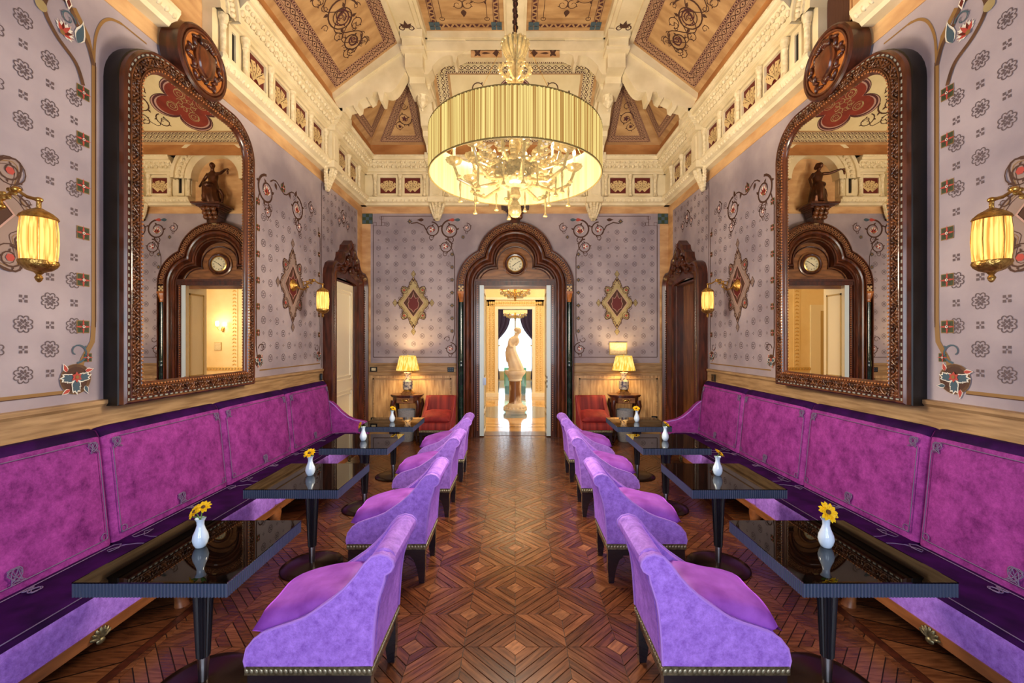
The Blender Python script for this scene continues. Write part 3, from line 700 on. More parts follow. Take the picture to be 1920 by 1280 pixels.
# ---------------------------------------------------------------- ceiling
CE = thing('ceiling', 'coved beige ceiling painted with arabesques between cream ribs', 'ceiling', kind='structure')
MB().box(-HW-.25, HW+.25, FRONT-.2, YB+.3, ZT, ZT+.1).build('roof_slab', stucco, CE)
KX, KY, CX, CY, CZ = .763, .65, 2.69, 7.93, 5.45
zs = lambda x: CZ+KX*(CX-abs(x)); zr = lambda y: CZ+KY*(CY-y)
PALC = [ink, bandc, ink2, pink_ink, maroon2, white_ink, olive_ink, teal_ink]
cream_p = M('cream_ceiling_paint', (214, 196, 152), .7, col2=(226, 210, 168), scale=3)
for s in (-1, 1):
    # brown cavetto above the cornice
    mb = MB(); rows = []
    for i in range(5):
        t = i/4; x = CX-.09+.09*math.sin(t*PI/2); z = 5.22+.24*t; rows.append([(s*x, FRONT, z), (s*x, YB-.15, z)])
    mb.grid(rows); mb.build('cavetto', brownc, CE, smooth=True)
    mb = MB(); mb.add([(s*CX, FRONT, CZ), (s*CX, CY, CZ), (s*1.63, CY-KX*(CX-1.63)/KY, zs(1.63)), (s*1.63, FRONT, zs(1.63))], [(0, 1, 2, 3)])
    mb.build('cove_panel', panelc, CE, recalc=False)
    mb = MB(); mb.add([(s*CX, CY, CZ), (s*1.48, CY, CZ), (s*1.48, CY-KX*(CX-1.63)/KY, zs(1.63)), (s*1.63, CY-KX*(CX-1.63)/KY, zs(1.63))], [(0, 1, 2, 3)])
    mb.build('corner_panel', panelc, CE, recalc=False)
    l = math.hypot(1, KX); D = Draw((s*CX, 0, CZ), (0, 1, 0), (-s/l, 0, KX/l), (-s*KX/l, 0, -1/l), .003)
    vs = lambda x: (CX-x)*l
    bands(D, [(1.7, vs(2.63)), (6.24, vs(2.63)), (6.24, vs(1.72)), (1.7, vs(1.72))], .82)
    cyv = (vs(2.63)+vs(1.72))/2
    for k, (u, r, sg) in enumerate(((4.15, .22, 1), (4.75, .24, -1), (5.32, .24, 1), (5.72, .15, -1))):
        D.spiral((u, cyv+.02*sg), r, r*.25, PI*.5, 1.6*sg, .024, 0, 34, 5); D.ring((u, cyv), r*.45, .012, 0, 16, 1)
        D.spiral((u+.02, cyv), r*.5, r*.08, PI, -1.5*sg, .018, 2, 24, 6, 1); D.spiral((u-.01, cyv+.01), r*.3, r*.05, 0, 1.2*sg, .016, 2, 18, 4, 2)
        for e in range(6): D.spiral((u+r*1.08*math.cos(e*1.05+.5), cyv+r*1.02*math.sin(e*1.05+.5)), r*.22, r*.05, e, 1.1*(1 if e % 2 else -1), .011, 0, 14, 2)
        D.spiral((u+r*.9, cyv+.16*sg), .09, .02, -PI/2*sg, -1.2*sg, .014, 0, 18, 2); D.spiral((u+r*.9, cyv-.16*sg), .07, .02, PI/2*sg, 1.1*sg, .012, 0, 18, 2)
    D.ribbon([(5.0+.05*i, cyv+.16*math.sin(i*.55)) for i in range(19)], .014, 0)
    D.ribbon([(5.0+.05*i, cyv-.14*math.sin(i*.6+.4)) for i in range(18)], .012, 0)
    D.spiral((5.84, cyv+.12), .07, .015, 0, 1.3, .013, 0, 16, 2); D.spiral((5.86, cyv-.11), .06, .015, 0, -1.3, .012, 0, 16, 2)
    bands(D, [(6.58, vs(2.63)), (7.80, vs(2.63)), (6.80, vs(1.80)), (6.58, vs(1.80))], .55)
    tendril2 = lambda D, c, r, sg: (D.spiral(c, r, r*.25, 0, 1.4*sg, r*.13, 0, 24, 4), [D.leaf(c, a, r*.45, r*.12, 2, 1) for a in (0, 1.3, 2.6, 3.9, 5.2)])
    tendril2(D, (6.86, .58), .12, 1); tendril2(D, (7.0, .42), .09, -1)
    D.build('painted_arabesque', PALC, CE)
    l2 = math.hypot(1, KY); D = Draw((0, CY, CZ), (1, 0, 0), (0, -1/l2, KY/l2), (0, -KY/l2, -1/l2), .003)
    top = (CY-6.72)*l2
    bands(D, [(s*2.52, .05), (s*1.68, .05), (s*1.68, top-.1), (s*1.70, top-.1)], .58)
    tendril2(D, (s*1.95, .50), .13, s); tendril2(D, (s*2.06, .36), .09, -s); D.spiral((s*1.92, .72), .07, .02, 0, 1.3*s, .014, 0, 16, 2)
    D.build('painted_arabesque', PALC, CE)
# rear cavetto
mb = MB(); rows = []
for i in range(5):
    t = i/4; y = CY-.09+.09*math.sin(t*PI/2); z = 5.22+.24*t; rows.append([(-CX, y, z), (CX, y, z)])
mb.grid(rows); mb.build('cavetto', brownc, CE, smooth=True)
mb = MB(); mb.add([(-1.48, CY, CZ), (1.48, CY, CZ), (1.48, 6.5, zr(6.5)), (-1.48, 6.5, zr(6.5))], [(0, 1, 2, 3)]); mb.build('rear_panel', panelc, CE, recalc=False)
D = Draw((0, CY, CZ), (1, 0, 0), (0, -1/l2, KY/l2), (0, -KY/l2, -1/l2), .003)
tv = (CY-6.72)*l2
D.poly([(-1.06, .28), (1.06, .28), (1.06, tv-.22), (-1.06, tv-.22)], 5, 0)
inn = bands(D, [(-1.30, .05), (1.30, .05), (1.30, tv), (-1.30, tv)], .85, ground=5)
qc = (0, tv/2+.01)
def quatre(f):
    out = []
    for i in range(64):
        a = 2*PI*i/64; b = (a+PI/4) % (PI/2)-PI/4; r = .56*math.cos(b)+math.sqrt(max(0, .44**2-(.56*math.sin(b))**2))
        out.append((qc[0]+f*.50*r*math.cos(a), qc[1]+f*.38*r*math.sin(a)))
    return out
D.poly(quatre(1.2), 3, 1); D.ribbon(quatre(1.2), .012, 0, 2, True); D.ribbon(quatre(1.1), .03, 2, 2, True); D.poly(quatre(1.0), 4, 3)
for a in range(4):
    c = (qc[0]+.25*math.cos(a*PI/2), qc[1]+.2*math.sin(a*PI/2)); D.ring(c, .08, .008, 6, 14, 4); D.spiral(c, .07, .01, a, 1.5, .012, 6, 16, 3, 4)
for a in range(8): D.spiral((qc[0]+.11*math.cos(a*PI/4), qc[1]+.09*math.sin(a*PI/4)), .06, .01, a, 1.2, .01, 6, 12, 2, 4)
for s in (-1, 1):
    D.spiral((s*.80, qc[1]+.04), .20, .04, 0, 1.6*s, .026, 0, 30, 5, 2); D.spiral((s*.58, qc[1]-.27), .13, .02, PI/2, -1.4*s, .020, 0, 22, 3, 2); D.spiral((s*.60, qc[1]+.28), .13, .02, -PI/2, 1.4*s, .020, 0, 22, 3, 2); D.spiral((s*.92, qc[1]-.24), .11, .02, PI/2, 1.4*s, .018, 0, 22, 3, 2)
    D.ribbon([(s*(.5+.05*i), qc[1]-.3+.06*math.sin(i)) for i in range(10)], .012, 0, 2)
D.build('painted_quatrefoil', PALC[:5]+[cream_p]+PALC[6:], CE)
# flat coffers
ZF = 6.40
for s in (-1, 1):
    mb = MB(); mb.add([(s*.12, FRONT, ZF), (s*1.33, FRONT, ZF), (s*1.33, 6.4, ZF), (s*.12, 6.4, ZF)], [(0, 1, 2, 3)]); mb.build('coffer_panel', panelc, CE, recalc=False)
    D = Draw((0, 0, ZF), (1, 0, 0), (0, 1, 0), (0, 0, -1), .003)
    a, b, y0, y1 = s*.20, s*1.24, 4.2, 6.28
    R_ = ccw([(a, y0), (b, y0), (b, y1), (a, y1)])
    D.ribbon(inset(R_, .03), .008, 2, 1, True); D.ribbon(inset(R_, .11), .008, 2, 1, True)
    for p, q in edges(inset(R_, .07)): zigzag(D, p, q, .055, 2)
    for p in inset(R_, .07): 
        for i in (-1, 1):
            for j in (-1, 1): D.poly([(p[0]+i*.04+x, p[1]+j*.04+y) for x, y in ((-.036, -.036), (.036, -.036), (.036, .036), (-.036, .036))], 7, 3)
    D.ribbon(inset(R_, .20), .008, 0, 1, True)
    for p in inset(R_, .20): D.ring(p, .035, .008, 0, 10, 1)
    cx = (a+b)/2
    for yy in (5.55, 4.9):
        for g in (-1, 1):
            D.spiral((cx+g*.10, yy), .12, .03, PI/2, 1.4*g, .016, 0, 26, 4); D.spiral((cx+g*.07, yy+.28), .09, .02, -PI/2, -1.2*g, .014, 0, 22, 2); D.spiral((cx+g*.2, yy+.12), .16, .08, 0, .6*g, .012, 0, 20, 2)
        D.leaf((cx, yy+.36), PI/2, .14, .04, 0, 1); D.leaf((cx, yy-.1), PI/2, .2, .05, 2, 1)
    D.build('painted_coffer', PALC, CE)
def beam(name, pts): return pts
mb = MB(); mb.box(-.12, .12, FRONT, 6.45, 6.30, 6.5); mb.box(-.16, .16, FRONT, 6.45, 6.35, 6.5); mb.build('middle_beam', stucco, CE)
D = Draw((0, 0, 6.30), (1, 0, 0), (0, 1, 0), (0, 0, -1), .003)
D.ribbon([(0, 4.5), (0, 6.2)], .05, 2)
for k in range(24):
    y = 4.6+k*.068
    for g in (-1, 1): D.leaf((0, y), PI/2+g*1.1, .04+.045*math.exp(-((y-5.3)/.25)**2), .012, 2)
D.build('painted_garland', PALC, CE)
for s in (-1, 1):
    mb = MB(); mb.box(s*1.40, s*1.66, FRONT, 6.62, 6.22, 6.6); mb.box(s*1.31, s*1.40, FRONT, 6.4, 6.30, 6.6); mb.box(s*1.66, s*1.73, FRONT, 6.3, 6.17, 6.6); mb.box(s*1.35, s*1.40, FRONT, 6.4, 6.26, 6.5)
    mb.build('long_beam', stucco, CE)
    D = Draw((0, 0, 6.22), (1, 0, 0), (0, 1, 0), (0, 0, -1), .003)
    for g in (-1, 0, 1): D.leaf((s*1.53, 6.02), -PI/2+g*.7, .15 if g == 0 else .13, .03, 0); 
    for g in (-1, 1): D.spiral((s*1.53+g*.06, 6.02), .05, .01, -PI/2, 1.2*g, .02, 0, 14, 2)
    D.build('painted_fleuron', PALC, CE)
    # block where the ribs meet, then the raking rib down to the rear wall
    mb = MB()
    for (y0, y1, z0, z1, e) in ((6.06, 6.62, 6.14, 6.24, .02), (6.10, 6.62, 6.04, 6.14, .0), (6.13, 6.62, 6.0, 6.05, .03), (6.22, 6.75, 5.80, 6.10, -.01), (6.45, 6.95, 5.70, 6.1, -.02)):
        mb.box(s*(1.34-e), s*(1.62+e), y0, y1, z0, z1)
    mb.box(s*1.30, s*1.66, 6.60, 6.98, 5.76, 5.82); mb.box(s*1.32, s*1.64, 6.62, 6.96, 5.71, 5.76)
    mb.build('rib_block', stucco, CE)
    mb = MB(); mb.lathe([(.0, 5.46), (.012, 5.47), (.022, 5.49), (.014, 5.51), (.03, 5.53), (.07, 5.57), (.085, 5.62), (.075, 5.68), (.1, 5.72)], (s*1.48, 6.80, 0), 16, lobes=8, lobe_amp=.06, cap=False); mb.build('rib_pendant', relief, CE, smooth=True)
    prof = [(6.9, 6.3), (6.9, 5.72), (7.0, 5.70), (7.12, 5.60), (7.18, 5.48), (7.20, 5.44), (7.34, 5.42), (7.36, 5.34), (7.6, 5.30), (7.7, 5.2), (8.1, 5.18), (8.1, 5.5)]
    mb = MB(); mb.prism(prof, lambda u, v, d: (s*d, u, v), 1.37, 1.59); mb.build('raking_rib', stucco, CE)
    mb = MB(); mb.prism([(6.9, 6.3), (6.9, 5.9), (8.0, 5.32), (8.0, 5.6)], lambda u, v, d: (s*d, u, v), 1.33, 1.63); mb.build('rib_edge', stucco, CE)
    # cross rib from the side cornice with cusps
    low = [(2.70, 5.22), (2.60, 5.22), (2.52, 5.20), (2.50, 5.27), (2.40, 5.30), (2.38, 5.25), (2.33, 5.28), (2.32, 5.36), (2.20, 5.42), (2.18, 5.38), (2.12, 5.42), (2.10, 5.50), (2.04, 5.50), (2.0, 5.36), (1.96, 5.36), (1.94, 5.50)]
    low += [(1.94-.28*i/8, 5.50+.24*i/8-.10*math.sin(PI*i/8)) for i in range(1, 9)]+[(1.62, 5.80)]
    pts = low+[(1.62, zs(1.62)+.05), (2.70, zs(2.70)+.05)]
    mb = MB(); mb.prism(pts, lambda u, v, d: (s*u, d, v), 6.32, 6.54); mb.build('cross_rib', stucco, CE)
    mb = MB(); mb.prism([(2.70, 5.34), (1.62, zs(1.62)-.17), (1.62, zs(1.62)+.05), (2.70, zs(2.7)+.05)], lambda u, v, d: (s*u, d, v), 6.27, 6.58); mb.build('cross_rib_edge', stucco, CE)
    # cusped bracket under the rear beam
    pts = [(1.36, 5.78), (1.30, 5.78), (1.24, 5.86)]+[(1.24-.30*i/8, 5.90+.16*i/8+.06*math.sin(PI*i/8)) for i in range(9)]+[(.92, 5.96), (.88, 5.96), (.86, 6.06), (.74, 6.12), (.74, 6.3), (1.36, 6.3)]
    mb = MB(); mb.prism(pts, lambda u, v, d: (s*u, d, v), 6.36, 6.60); mb.build('beam_bracket', stucco, CE)
    mb = MB(); mb.box(s*.20, s*.66, 6.34, 6.36, 6.03, 6.13); mb.build('beam_plaque', plaster_tan, CE)
    D = Draw((0, 6.34, 0), (1, 0, 0), (0, 0, 1), (0, -1, 0), .003)
    for q in range(4): D.leaf((s*.56, 6.08), q*PI/2+PI/4, .07, .02, 0); D.leaf((s*.28, 6.08), q*PI/2, .06, .025, 0)
    D.leaf((s*.5, 6.08), PI if s > 0 else 0, .14, .015, 0); D.ring((s*.28, 6.08), .035, .012, 0, 10)
    D.build('painted_fleuron', PALC, CE)
mb = MB(); mb.box(-1.36, 1.36, 6.38, 6.60, 6.12, 6.6); mb.box(-1.36, 1.36, 6.34, 6.40, 6.12, 6.26); mb.box(-1.36, 1.36, 6.32, 6.40, 6.30, 6.45); mb.box(-1.36, 1.36, 6.37, 6.40, 6.09, 6.13); mb.build('rear_beam', stucco, CE)
# ---------------------------------------------------------------- arched clock doorway
C1 = (0.0, 3.319); C2 = (.40, 2.873)
def trefoil(d, jamb=True, z0=0.0):
    r1, r2 = .729-d, .70-d
    dx, dz = C1[0]+C2[0], C1[1]-C2[1]; L_ = math.hypot(dx, dz); a = (r2*r2-r1*r1+L_*L_)/(2*L_); h = math.sqrt(max(r2*r2-a*a, 1e-6))
    ix, iz = -C2[0]+a*dx/L_-h*dz/L_, C2[1]+a*dz/L_+h*dx/L_
    b0 = math.atan2(iz-C2[1], ix+C2[0]) % (2*PI); t0 = math.atan2(iz-C1[1], ix-C1[0]) % (2*PI)
    P = []
    if jamb: P += [(-C2[0]-r2, z0), (-C2[0]-r2, C2[1]-.02)]
    P += [(-C2[0]+r2*math.cos(PI+(b0-PI)*i/9), C2[1]+r2*math.sin(PI+(b0-PI)*i/9)) for i in range(10)]
    P += [(C1[0]+r1*math.cos(t0+(PI/2-t0)*i/12), C1[1]+r1*math.sin(t0+(PI/2-t0)*i/12)) for i in range(1, 13)]
    return P+[(-x, z) for x, z in P[-2::-1]]
DR = thing('door_1', 'carved walnut trefoil arch doorway with clock, end of the room', 'doorway', kind='structure')
def order(name, prof, mat, jamb=True):
    mb = MB(); rows = []
    for d, y in prof: rows.append([(x, y, z) for x, z in trefoil(d, jamb)])
    mb.grid(rows); return mb.build(name, mat, DR, smooth=True, angle=35)
order('outer_moulding', [(0, 8.19), (0, 8.0), (.012, 7.985), (.03, 7.985), (.03, 8.01)], walnut)
order('carved_band', [(.03, 8.01), (.135, 8.01)], walnut_d, False)
order('bead_moulding', [(.135, 8.01), (.135, 7.985), (.155, 7.985), (.16, 8.02)], walnut)
order('cove_moulding', [(.16, 8.02), (.175, 7.995), (.20, 7.985), (.225, 7.995), (.24, 8.03), (.25, 8.05), (.275, 8.03), (.30, 8.03), (.32, 8.06)], walnut)
order('inner_cusps', [(.32, 8.06), (.325, 8.03), (.345, 8.03), (.36, 8.08), (.365, 8.15)], walnut_d)
tp = [p for p in trefoil(.36, False) if p[1] >= 2.86]
mb = MB(); mb.add([(x, 8.14, z) for x, z in [(-.76, 2.80)]+tp+[(.76, 2.80)]], [tuple(range(len(tp)+2))]); mb.build('tympanum', walnut_l, DR, recalc=False)
mb = MB(); step = .042; path = trefoil(.083, False); acc = 0; q = 0
for (xa, za), (xb, zb) in zip(path, path[1:]):
    L_ = math.hypot(xb-xa, zb-za); n = max(1, round(L_/step))
    for i in range(n):
        t = (i+.5)/n; x, z = xa+(xb-xa)*t, za+(zb-za)*t; an = math.atan2(zb-za, xb-xa); q += 1
        for off, tw in ((-.028, .8), (.028, -.8), (0, 0)):
            c = (x-math.sin(an)*off, 8.0, z+math.cos(an)*off)
            mb.ell(c, (.024, .014, .0085), 6, 4, 0, Matrix.Rotation(-(an+tw*(1 if q % 2 else -1)), 3, 'Y'))
mb.build('carved_fretwork', M('fretwork_highlight', (166, 116, 78), .35), DR, smooth=True, angle=0, recalc=False, kind='stuff')
for s in (-1, 1):
    x = s*(1.10-.083)
    mb = MB(); mb.box(x-.052, x+.052, 8.0, 8.05, 2.74, 2.85); b = mb.build('fretwork_block', walnut_d, DR)
    mb = MB()
    for a, c in ((-.03, .03), (.03, .03), (-.03, -.03), (.03, -.03), (0, 0)): mb.obox((x+a, 7.998, 2.795+c), (.012, 0, .012), (0, .004, 0), (-.012, 0, .012))
    mb.build('ivory_inlay', card, b)
    mb = MB(); mb.box(x-.06, x+.06, 7.97, 8.1, 2.70, 2.74); mb.lathe([(.038, 2.54), (.042, 2.55), (.038, 2.56), (.045, 2.60), (.062, 2.66), (.066, 2.70)], (x, 8.03, 0), 16, lobes=8, lobe_amp=.05)
    mb.build('capital', inlay, DR, smooth=True)
    mb = MB(); mb.lathe([(.048, .22), (.046, 1.0), (.052, 1.32), (.058, 1.34), (.052, 1.36), (.052, 1.40), (.058, 1.42), (.05, 1.44), (.044, 2.0), (.040, 2.54)], (x, 8.03, 0), 20); mb.build('marble_column', greenm, DR, smooth=True)
    mb = MB(); mb.box(x-.075, x+.075, 7.94, 8.12, 0, .14); mb.lathe([(.072, .14), (.074, .16), (.06, .18), (.064, .20), (.05, .23)], (x, 8.03, 0), 20); mb.build('column_base', inlay, DR, smooth=True)
    mb = MB(); mb.box(s*.675, s*.745, 8.06, 8.2, 0, 2.92); mb.build('jamb', walnut_d, DR)
    mb = MB()
    for k in range(66): mb.box(s*.700, s*.716, 8.045, 8.062, .12+k*.042, .14+k*.042)
    mb.build('jamb_beads', inlay, DR, kind='stuff')
    mb = MB(); mb.box(s*.672, s*.69, 8.19, 8.52, 0, 2.92); mb.build('reveal', walnut_d, DR)
mb = MB(); mb.box(-.75, .75, 8.04, 8.2, 2.86, 2.95); mb.box(-.75, .75, 8.02, 8.2, 2.93, 2.97); mb.build('lintel', walnut_d, DR)
mb = MB(); mb.box(-.69, .69, 8.19, 8.52, 2.90, 2.93); mb.build('soffit', walnut_d, DR)
MB().box(-.68, .68, 8.15, 8.53, -.02, .004).build('threshold', walnut_d, DR)
order2 = [(x*.93, 8.125, 2.99+(z-2.99)*.88) for x, z in tp if z > 2.99]
mb = MB(); mb.tube(order2, .012, 6); mb.build('tympanum_bead', walnut_d, DR, smooth=True)
# keystone capital carrying the bronze statue
mb = MB(); mb.box(-.09, .09, 7.90, 8.12, 4.0, 4.16)
for i in range(7):
    f = i/6; mb.box(-.10-.12*f*f, .10+.12*f*f, 7.93-.13*f*f, 8.12, 4.13+.025*i, 4.155+.025*i)
mb.box(-.26, .26, 7.72, 8.14, 4.305, 4.335)
mb.build('statue_bracket', walnut_d, DR)
mb = MB()
for s in (-1, 0, 1):
    for k in range(3): mb.ell((s*.09, 7.88-.03*k, 4.10+.07*k), (.05, .04, .05), 8, 6)
mb.build('bracket_leaves', carved, DR, smooth=True, kind='stuff')
mb = MB(); mb.box(-.04, .04, 7.965, 8.0, 3.99, 4.06); mb.build('keystone_inlay', card, DR)
# wall clock
CLK = thing('wall_clock', 'round ivory wall clock in the walnut tympanum', 'clock', (0, 8.13, 3.27))
mb = MB(); mb.lathe([(.23, 0), (.235, -.015), (.22, -.02), (.21, -.01), (.205, -.012)], (0, 0, 0), 40, axis='y'); mb.build('wooden_ring', walnut_l, CLK, smooth=True)
mb = MB(); mb.lathe([(.20, -.01), (.20, -.035), (.18, -.05), (.158, -.045), (.150, -.03)], (0, 0, 0), 40, axis='y', cap=False); mb.build('bezel', walnut_d, CLK, smooth=True)
mb = MB(); mb.lathe([(.152, -.03), (.152, -.04), (.136, -.046), (.132, -.03)], (0, 0, 0), 40, axis='y', cap=False); mb.build('rim', brass, CLK, smooth=True)
mb = MB(); mb.add([(.135*math.cos(2*PI*i/40), -.034, .135*math.sin(2*PI*i/40)) for i in range(40)], [tuple(range(40))]); mb.build('face', clockf, CLK, recalc=False)
D = Draw((0, -.034, 0), (1, 0, 0), (0, 0, 1), (0, -1, 0), .001)
ROM = {12: 'XII', 1: 'I', 2: 'II', 3: 'III', 4: 'IIII', 5: 'V', 6: 'VI', 7: 'VII', 8: 'VIII', 9: 'IX', 10: 'X', 11: 'XI'}
for h_ in range(1, 13):
    a = PI/2-h_*PI/6; tx, ty = math.cos(a-PI/2), math.sin(a-PI/2); rx, ry = math.cos(a), math.sin(a)
    W = ROM[h_]; adv = {'I': .010, 'V': .018, 'X': .018}; tot = sum(adv[c] for c in W); x = -tot/2
    T = lambda u, v: (rx*v+tx*u, ry*v+ty*u)
    for c in W:
        w = adv[c]
        if c == 'I': D.ribbon([T(x+w/2, .092), T(x+w/2, .118)], .005, 0)
        if c == 'V': D.ribbon([T(x+.003, .118), T(x+w/2, .092)], .005, 0); D.ribbon([T(x+w-.003, .118), T(x+w/2, .092)], .0035, 0)
        if c == 'X': D.ribbon([T(x+.003, .118), T(x+w-.003, .092)], .005, 0); D.ribbon([T(x+w-.003, .118), T(x+.003, .092)], .0035, 0)
        x += w
D.ring((0, 0), .126, .002, 0, 40); D.ring((0, 0), .086, .0015, 0, 36)
D.build('roman_numerals', [black], CLK)
mb = MB()
for a, l, w in ((PI/2-2*PI*(9.7/60), .112, .004), (PI/2-2*PI*((7+40/60)/12), .07, .006)):
    mb.obox((math.cos(a)*l*.42, -.038, math.sin(a)*l*.42), (math.cos(a)*l*.58, 0, math.sin(a)*l*.58), (0, .001, 0), (-math.sin(a)*w, 0, math.cos(a)*w))
mb.build('hands', black, CLK)
# open cream door leaves
for s, hd in ((-1, 1), (1, 0)):
    lf = thing('door_leaf', 'open cream door leaf %s' % ('with lever handle, clock doorway side nearer the cream door' if s < 0 else 'with keyhole plates, clock doorway side nearer the dark door'), 'door', (s*.60, 8.08, 0), 0, kind='structure')
    MB().box(-s*.005, s*.066, -.03, .52, .02, 2.87).build('leaf', creamd, lf)
    MB().box(-s*.010, s*.070, -.036, -.03, .02, 2.87).build('leaf_edge', leafedge, lf)
    for z0, z1 in ((.14, .42), (.52, 1.02), (1.12, 2.72)):
        mb = MB()
        for q in ((.05, .44, z0, z0+.03), (.05, .44, z1-.03, z1), (.05, .08, z0, z1), (.41, .44, z0, z1)): mb.box(-s*.014, -s*.004, q[0], q[1], q[2], q[3])
        mb.build('panel_moulding', creamd2, lf)
    mb = MB()
    if hd: mb.box(.02, -.10, .0, .012, 1.05, 1.065); mb.box(-.012, .05, -.045, -.034, .98, 1.12); mb.build('handle', steel, lf)
    else:
        for z in (1.10, 1.03, .93): mb.box(-.008, .008, -.040, -.034, z, z+.045)
        mb.build('latch_plate', blackp, lf)

# ---------------------------------------------------------------- side doors
def rounded_frame(s, nm, label):
    R = thing(nm, label, 'door', (0, 0, 0), kind='structure'); c = 7.31
    oc = [(-.80, 0), (-.80, 2.0), (-.80, 2.82), (-.78, 2.92), (-.72, 3.02), (-.62, 3.07), (-.50, 3.06), (-.40, 3.10), (-.34, 3.18), (-.32, 3.27), (-.25, 3.29), (-.19, 3.34), (-.16, 3.42), (-.09, 3.46), (-.03, 3.51), (0, 3.53)]
    ic = [(-.48, 0), (-.48, 1.8), (-.48, 2.74), (-.48, 2.79), (-.475, 2.81), (-.45, 2.82), (-.41, 2.83), (-.36, 2.84), (-.31, 2.845), (-.26, 2.85), (-.2, 2.855), (-.15, 2.86), (-.1, 2.865), (-.06, 2.87), (-.02, 2.87), (0, 2.87)]
    oc += [(-x, z) for x, z in oc[-2::-1]]; ic += [(-x, z) for x, z in ic[-2::-1]]
    mixp = lambda f: [(a[0]+(b[0]-a[0])*f, a[1]+(b[1]-a[1])*f) for a, b in zip(oc, ic)]
    fn = smap(s)
    def ord_(name, prof, mat):
        mb = MB(); mb.grid([[fn(c+x, d, z) for x, z in mixp(f)] for f, d in prof]); mb.build(name, mat, R, smooth=True, angle=35)
    ord_('outer_moulding', [(0, 0), (0, .14), (.06, .16), (.16, .16), (.2, .13)], walnut_d)
    ord_('flat_band', [(.2, .13), (.24, .10), (.55, .10), (.6, .12)], walnut)
    ord_('inner_moulding', [(.6, .12), (.66, .13), (.72, .11), (.82, .07), (.9, .07), (1, .05), (1, -.10)], walnut_d)
    mb = MB()
    for x, z, r in ((0, 3.30, .10), (-.10, 3.18, .07), (.10, 3.18, .07), (0, 3.14, .09), (-.22, 3.10, .06), (.22, 3.10, .06), (0, 3.44, .05), (-.34, 2.98, .05), (.34, 2.98, .05), (0, 3.0, .07)):
        p = fn(c+x, .13, z); mb.ell(p, (.045, r, r*.9), 12, 8)
        for q in range(6): a = q*PI/3; mb.ell(fn(c+x+r*.7*math.cos(a), .155, z+r*.6*math.sin(a)), (.02, r*.28, r*.28), 6, 4)
    mb.build('carved_crest', walnut_d, R, smooth=True, kind='stuff')
    for f in (.27, .52):
        mb = MB()
        for k in range(64):
            z = .1+k*.042
            for g in (-1, 1): p = fn(c+g*(.8-.32*f), .11, z); mb.ell(p, (.012, .010, .014), 6, 4)
        mb.build('bead_row', walnut_d, R, smooth=True, angle=0, recalc=False, kind='stuff')
    for y0 in (6.83-.0, 7.78-.02): MB().box(s*(HW+.0), s*(HW+.25), y0, y0+.02, 0, 2.83).build('reveal', walnut_d, R)
    mb = MB(); mb.box(s*HW, s*(HW+.25), 6.83, 7.78, 2.80, 2.86); mb.build('head', walnut_d, R)
    return R
d2 = rounded_frame(-1, 'door_2', 'cream panelled door in a carved walnut frame')
MB().box(-HW-.06, -HW-.012, 6.83, 7.78, 0, 2.82).build('leaf', creamd, d2)
for a, b, z0, z1 in ((6.93, 7.68, .12, .95), (6.93, 7.68, 1.12, 2.70)):
    for e in (0, .06):
        mb = MB()
        for q in ((a+e, b-e, z0+e, z0+e+.022), (a+e, b-e, z1-e-.022, z1-e), (a+e, a+e+.022, z0+e, z1-e), (b-e-.022, b-e, z0+e, z1-e)): mb.box(-HW-.014, -HW+.004, *q)
        mb.build('panel_moulding', creamd, d2)
d3 = rounded_frame(1, 'door_3', 'dark wooden door in a carved walnut frame')
doorw = M('door_walnut', (92, 54, 30), .35, col2=(134, 86, 50), scale=4, stretch=(6, 6, .7), detail=6, coat=.2)
MB().box(HW+.12, HW+.16, 6.83, 7.78, 0, 2.82).build('leaf', doorw, d3)

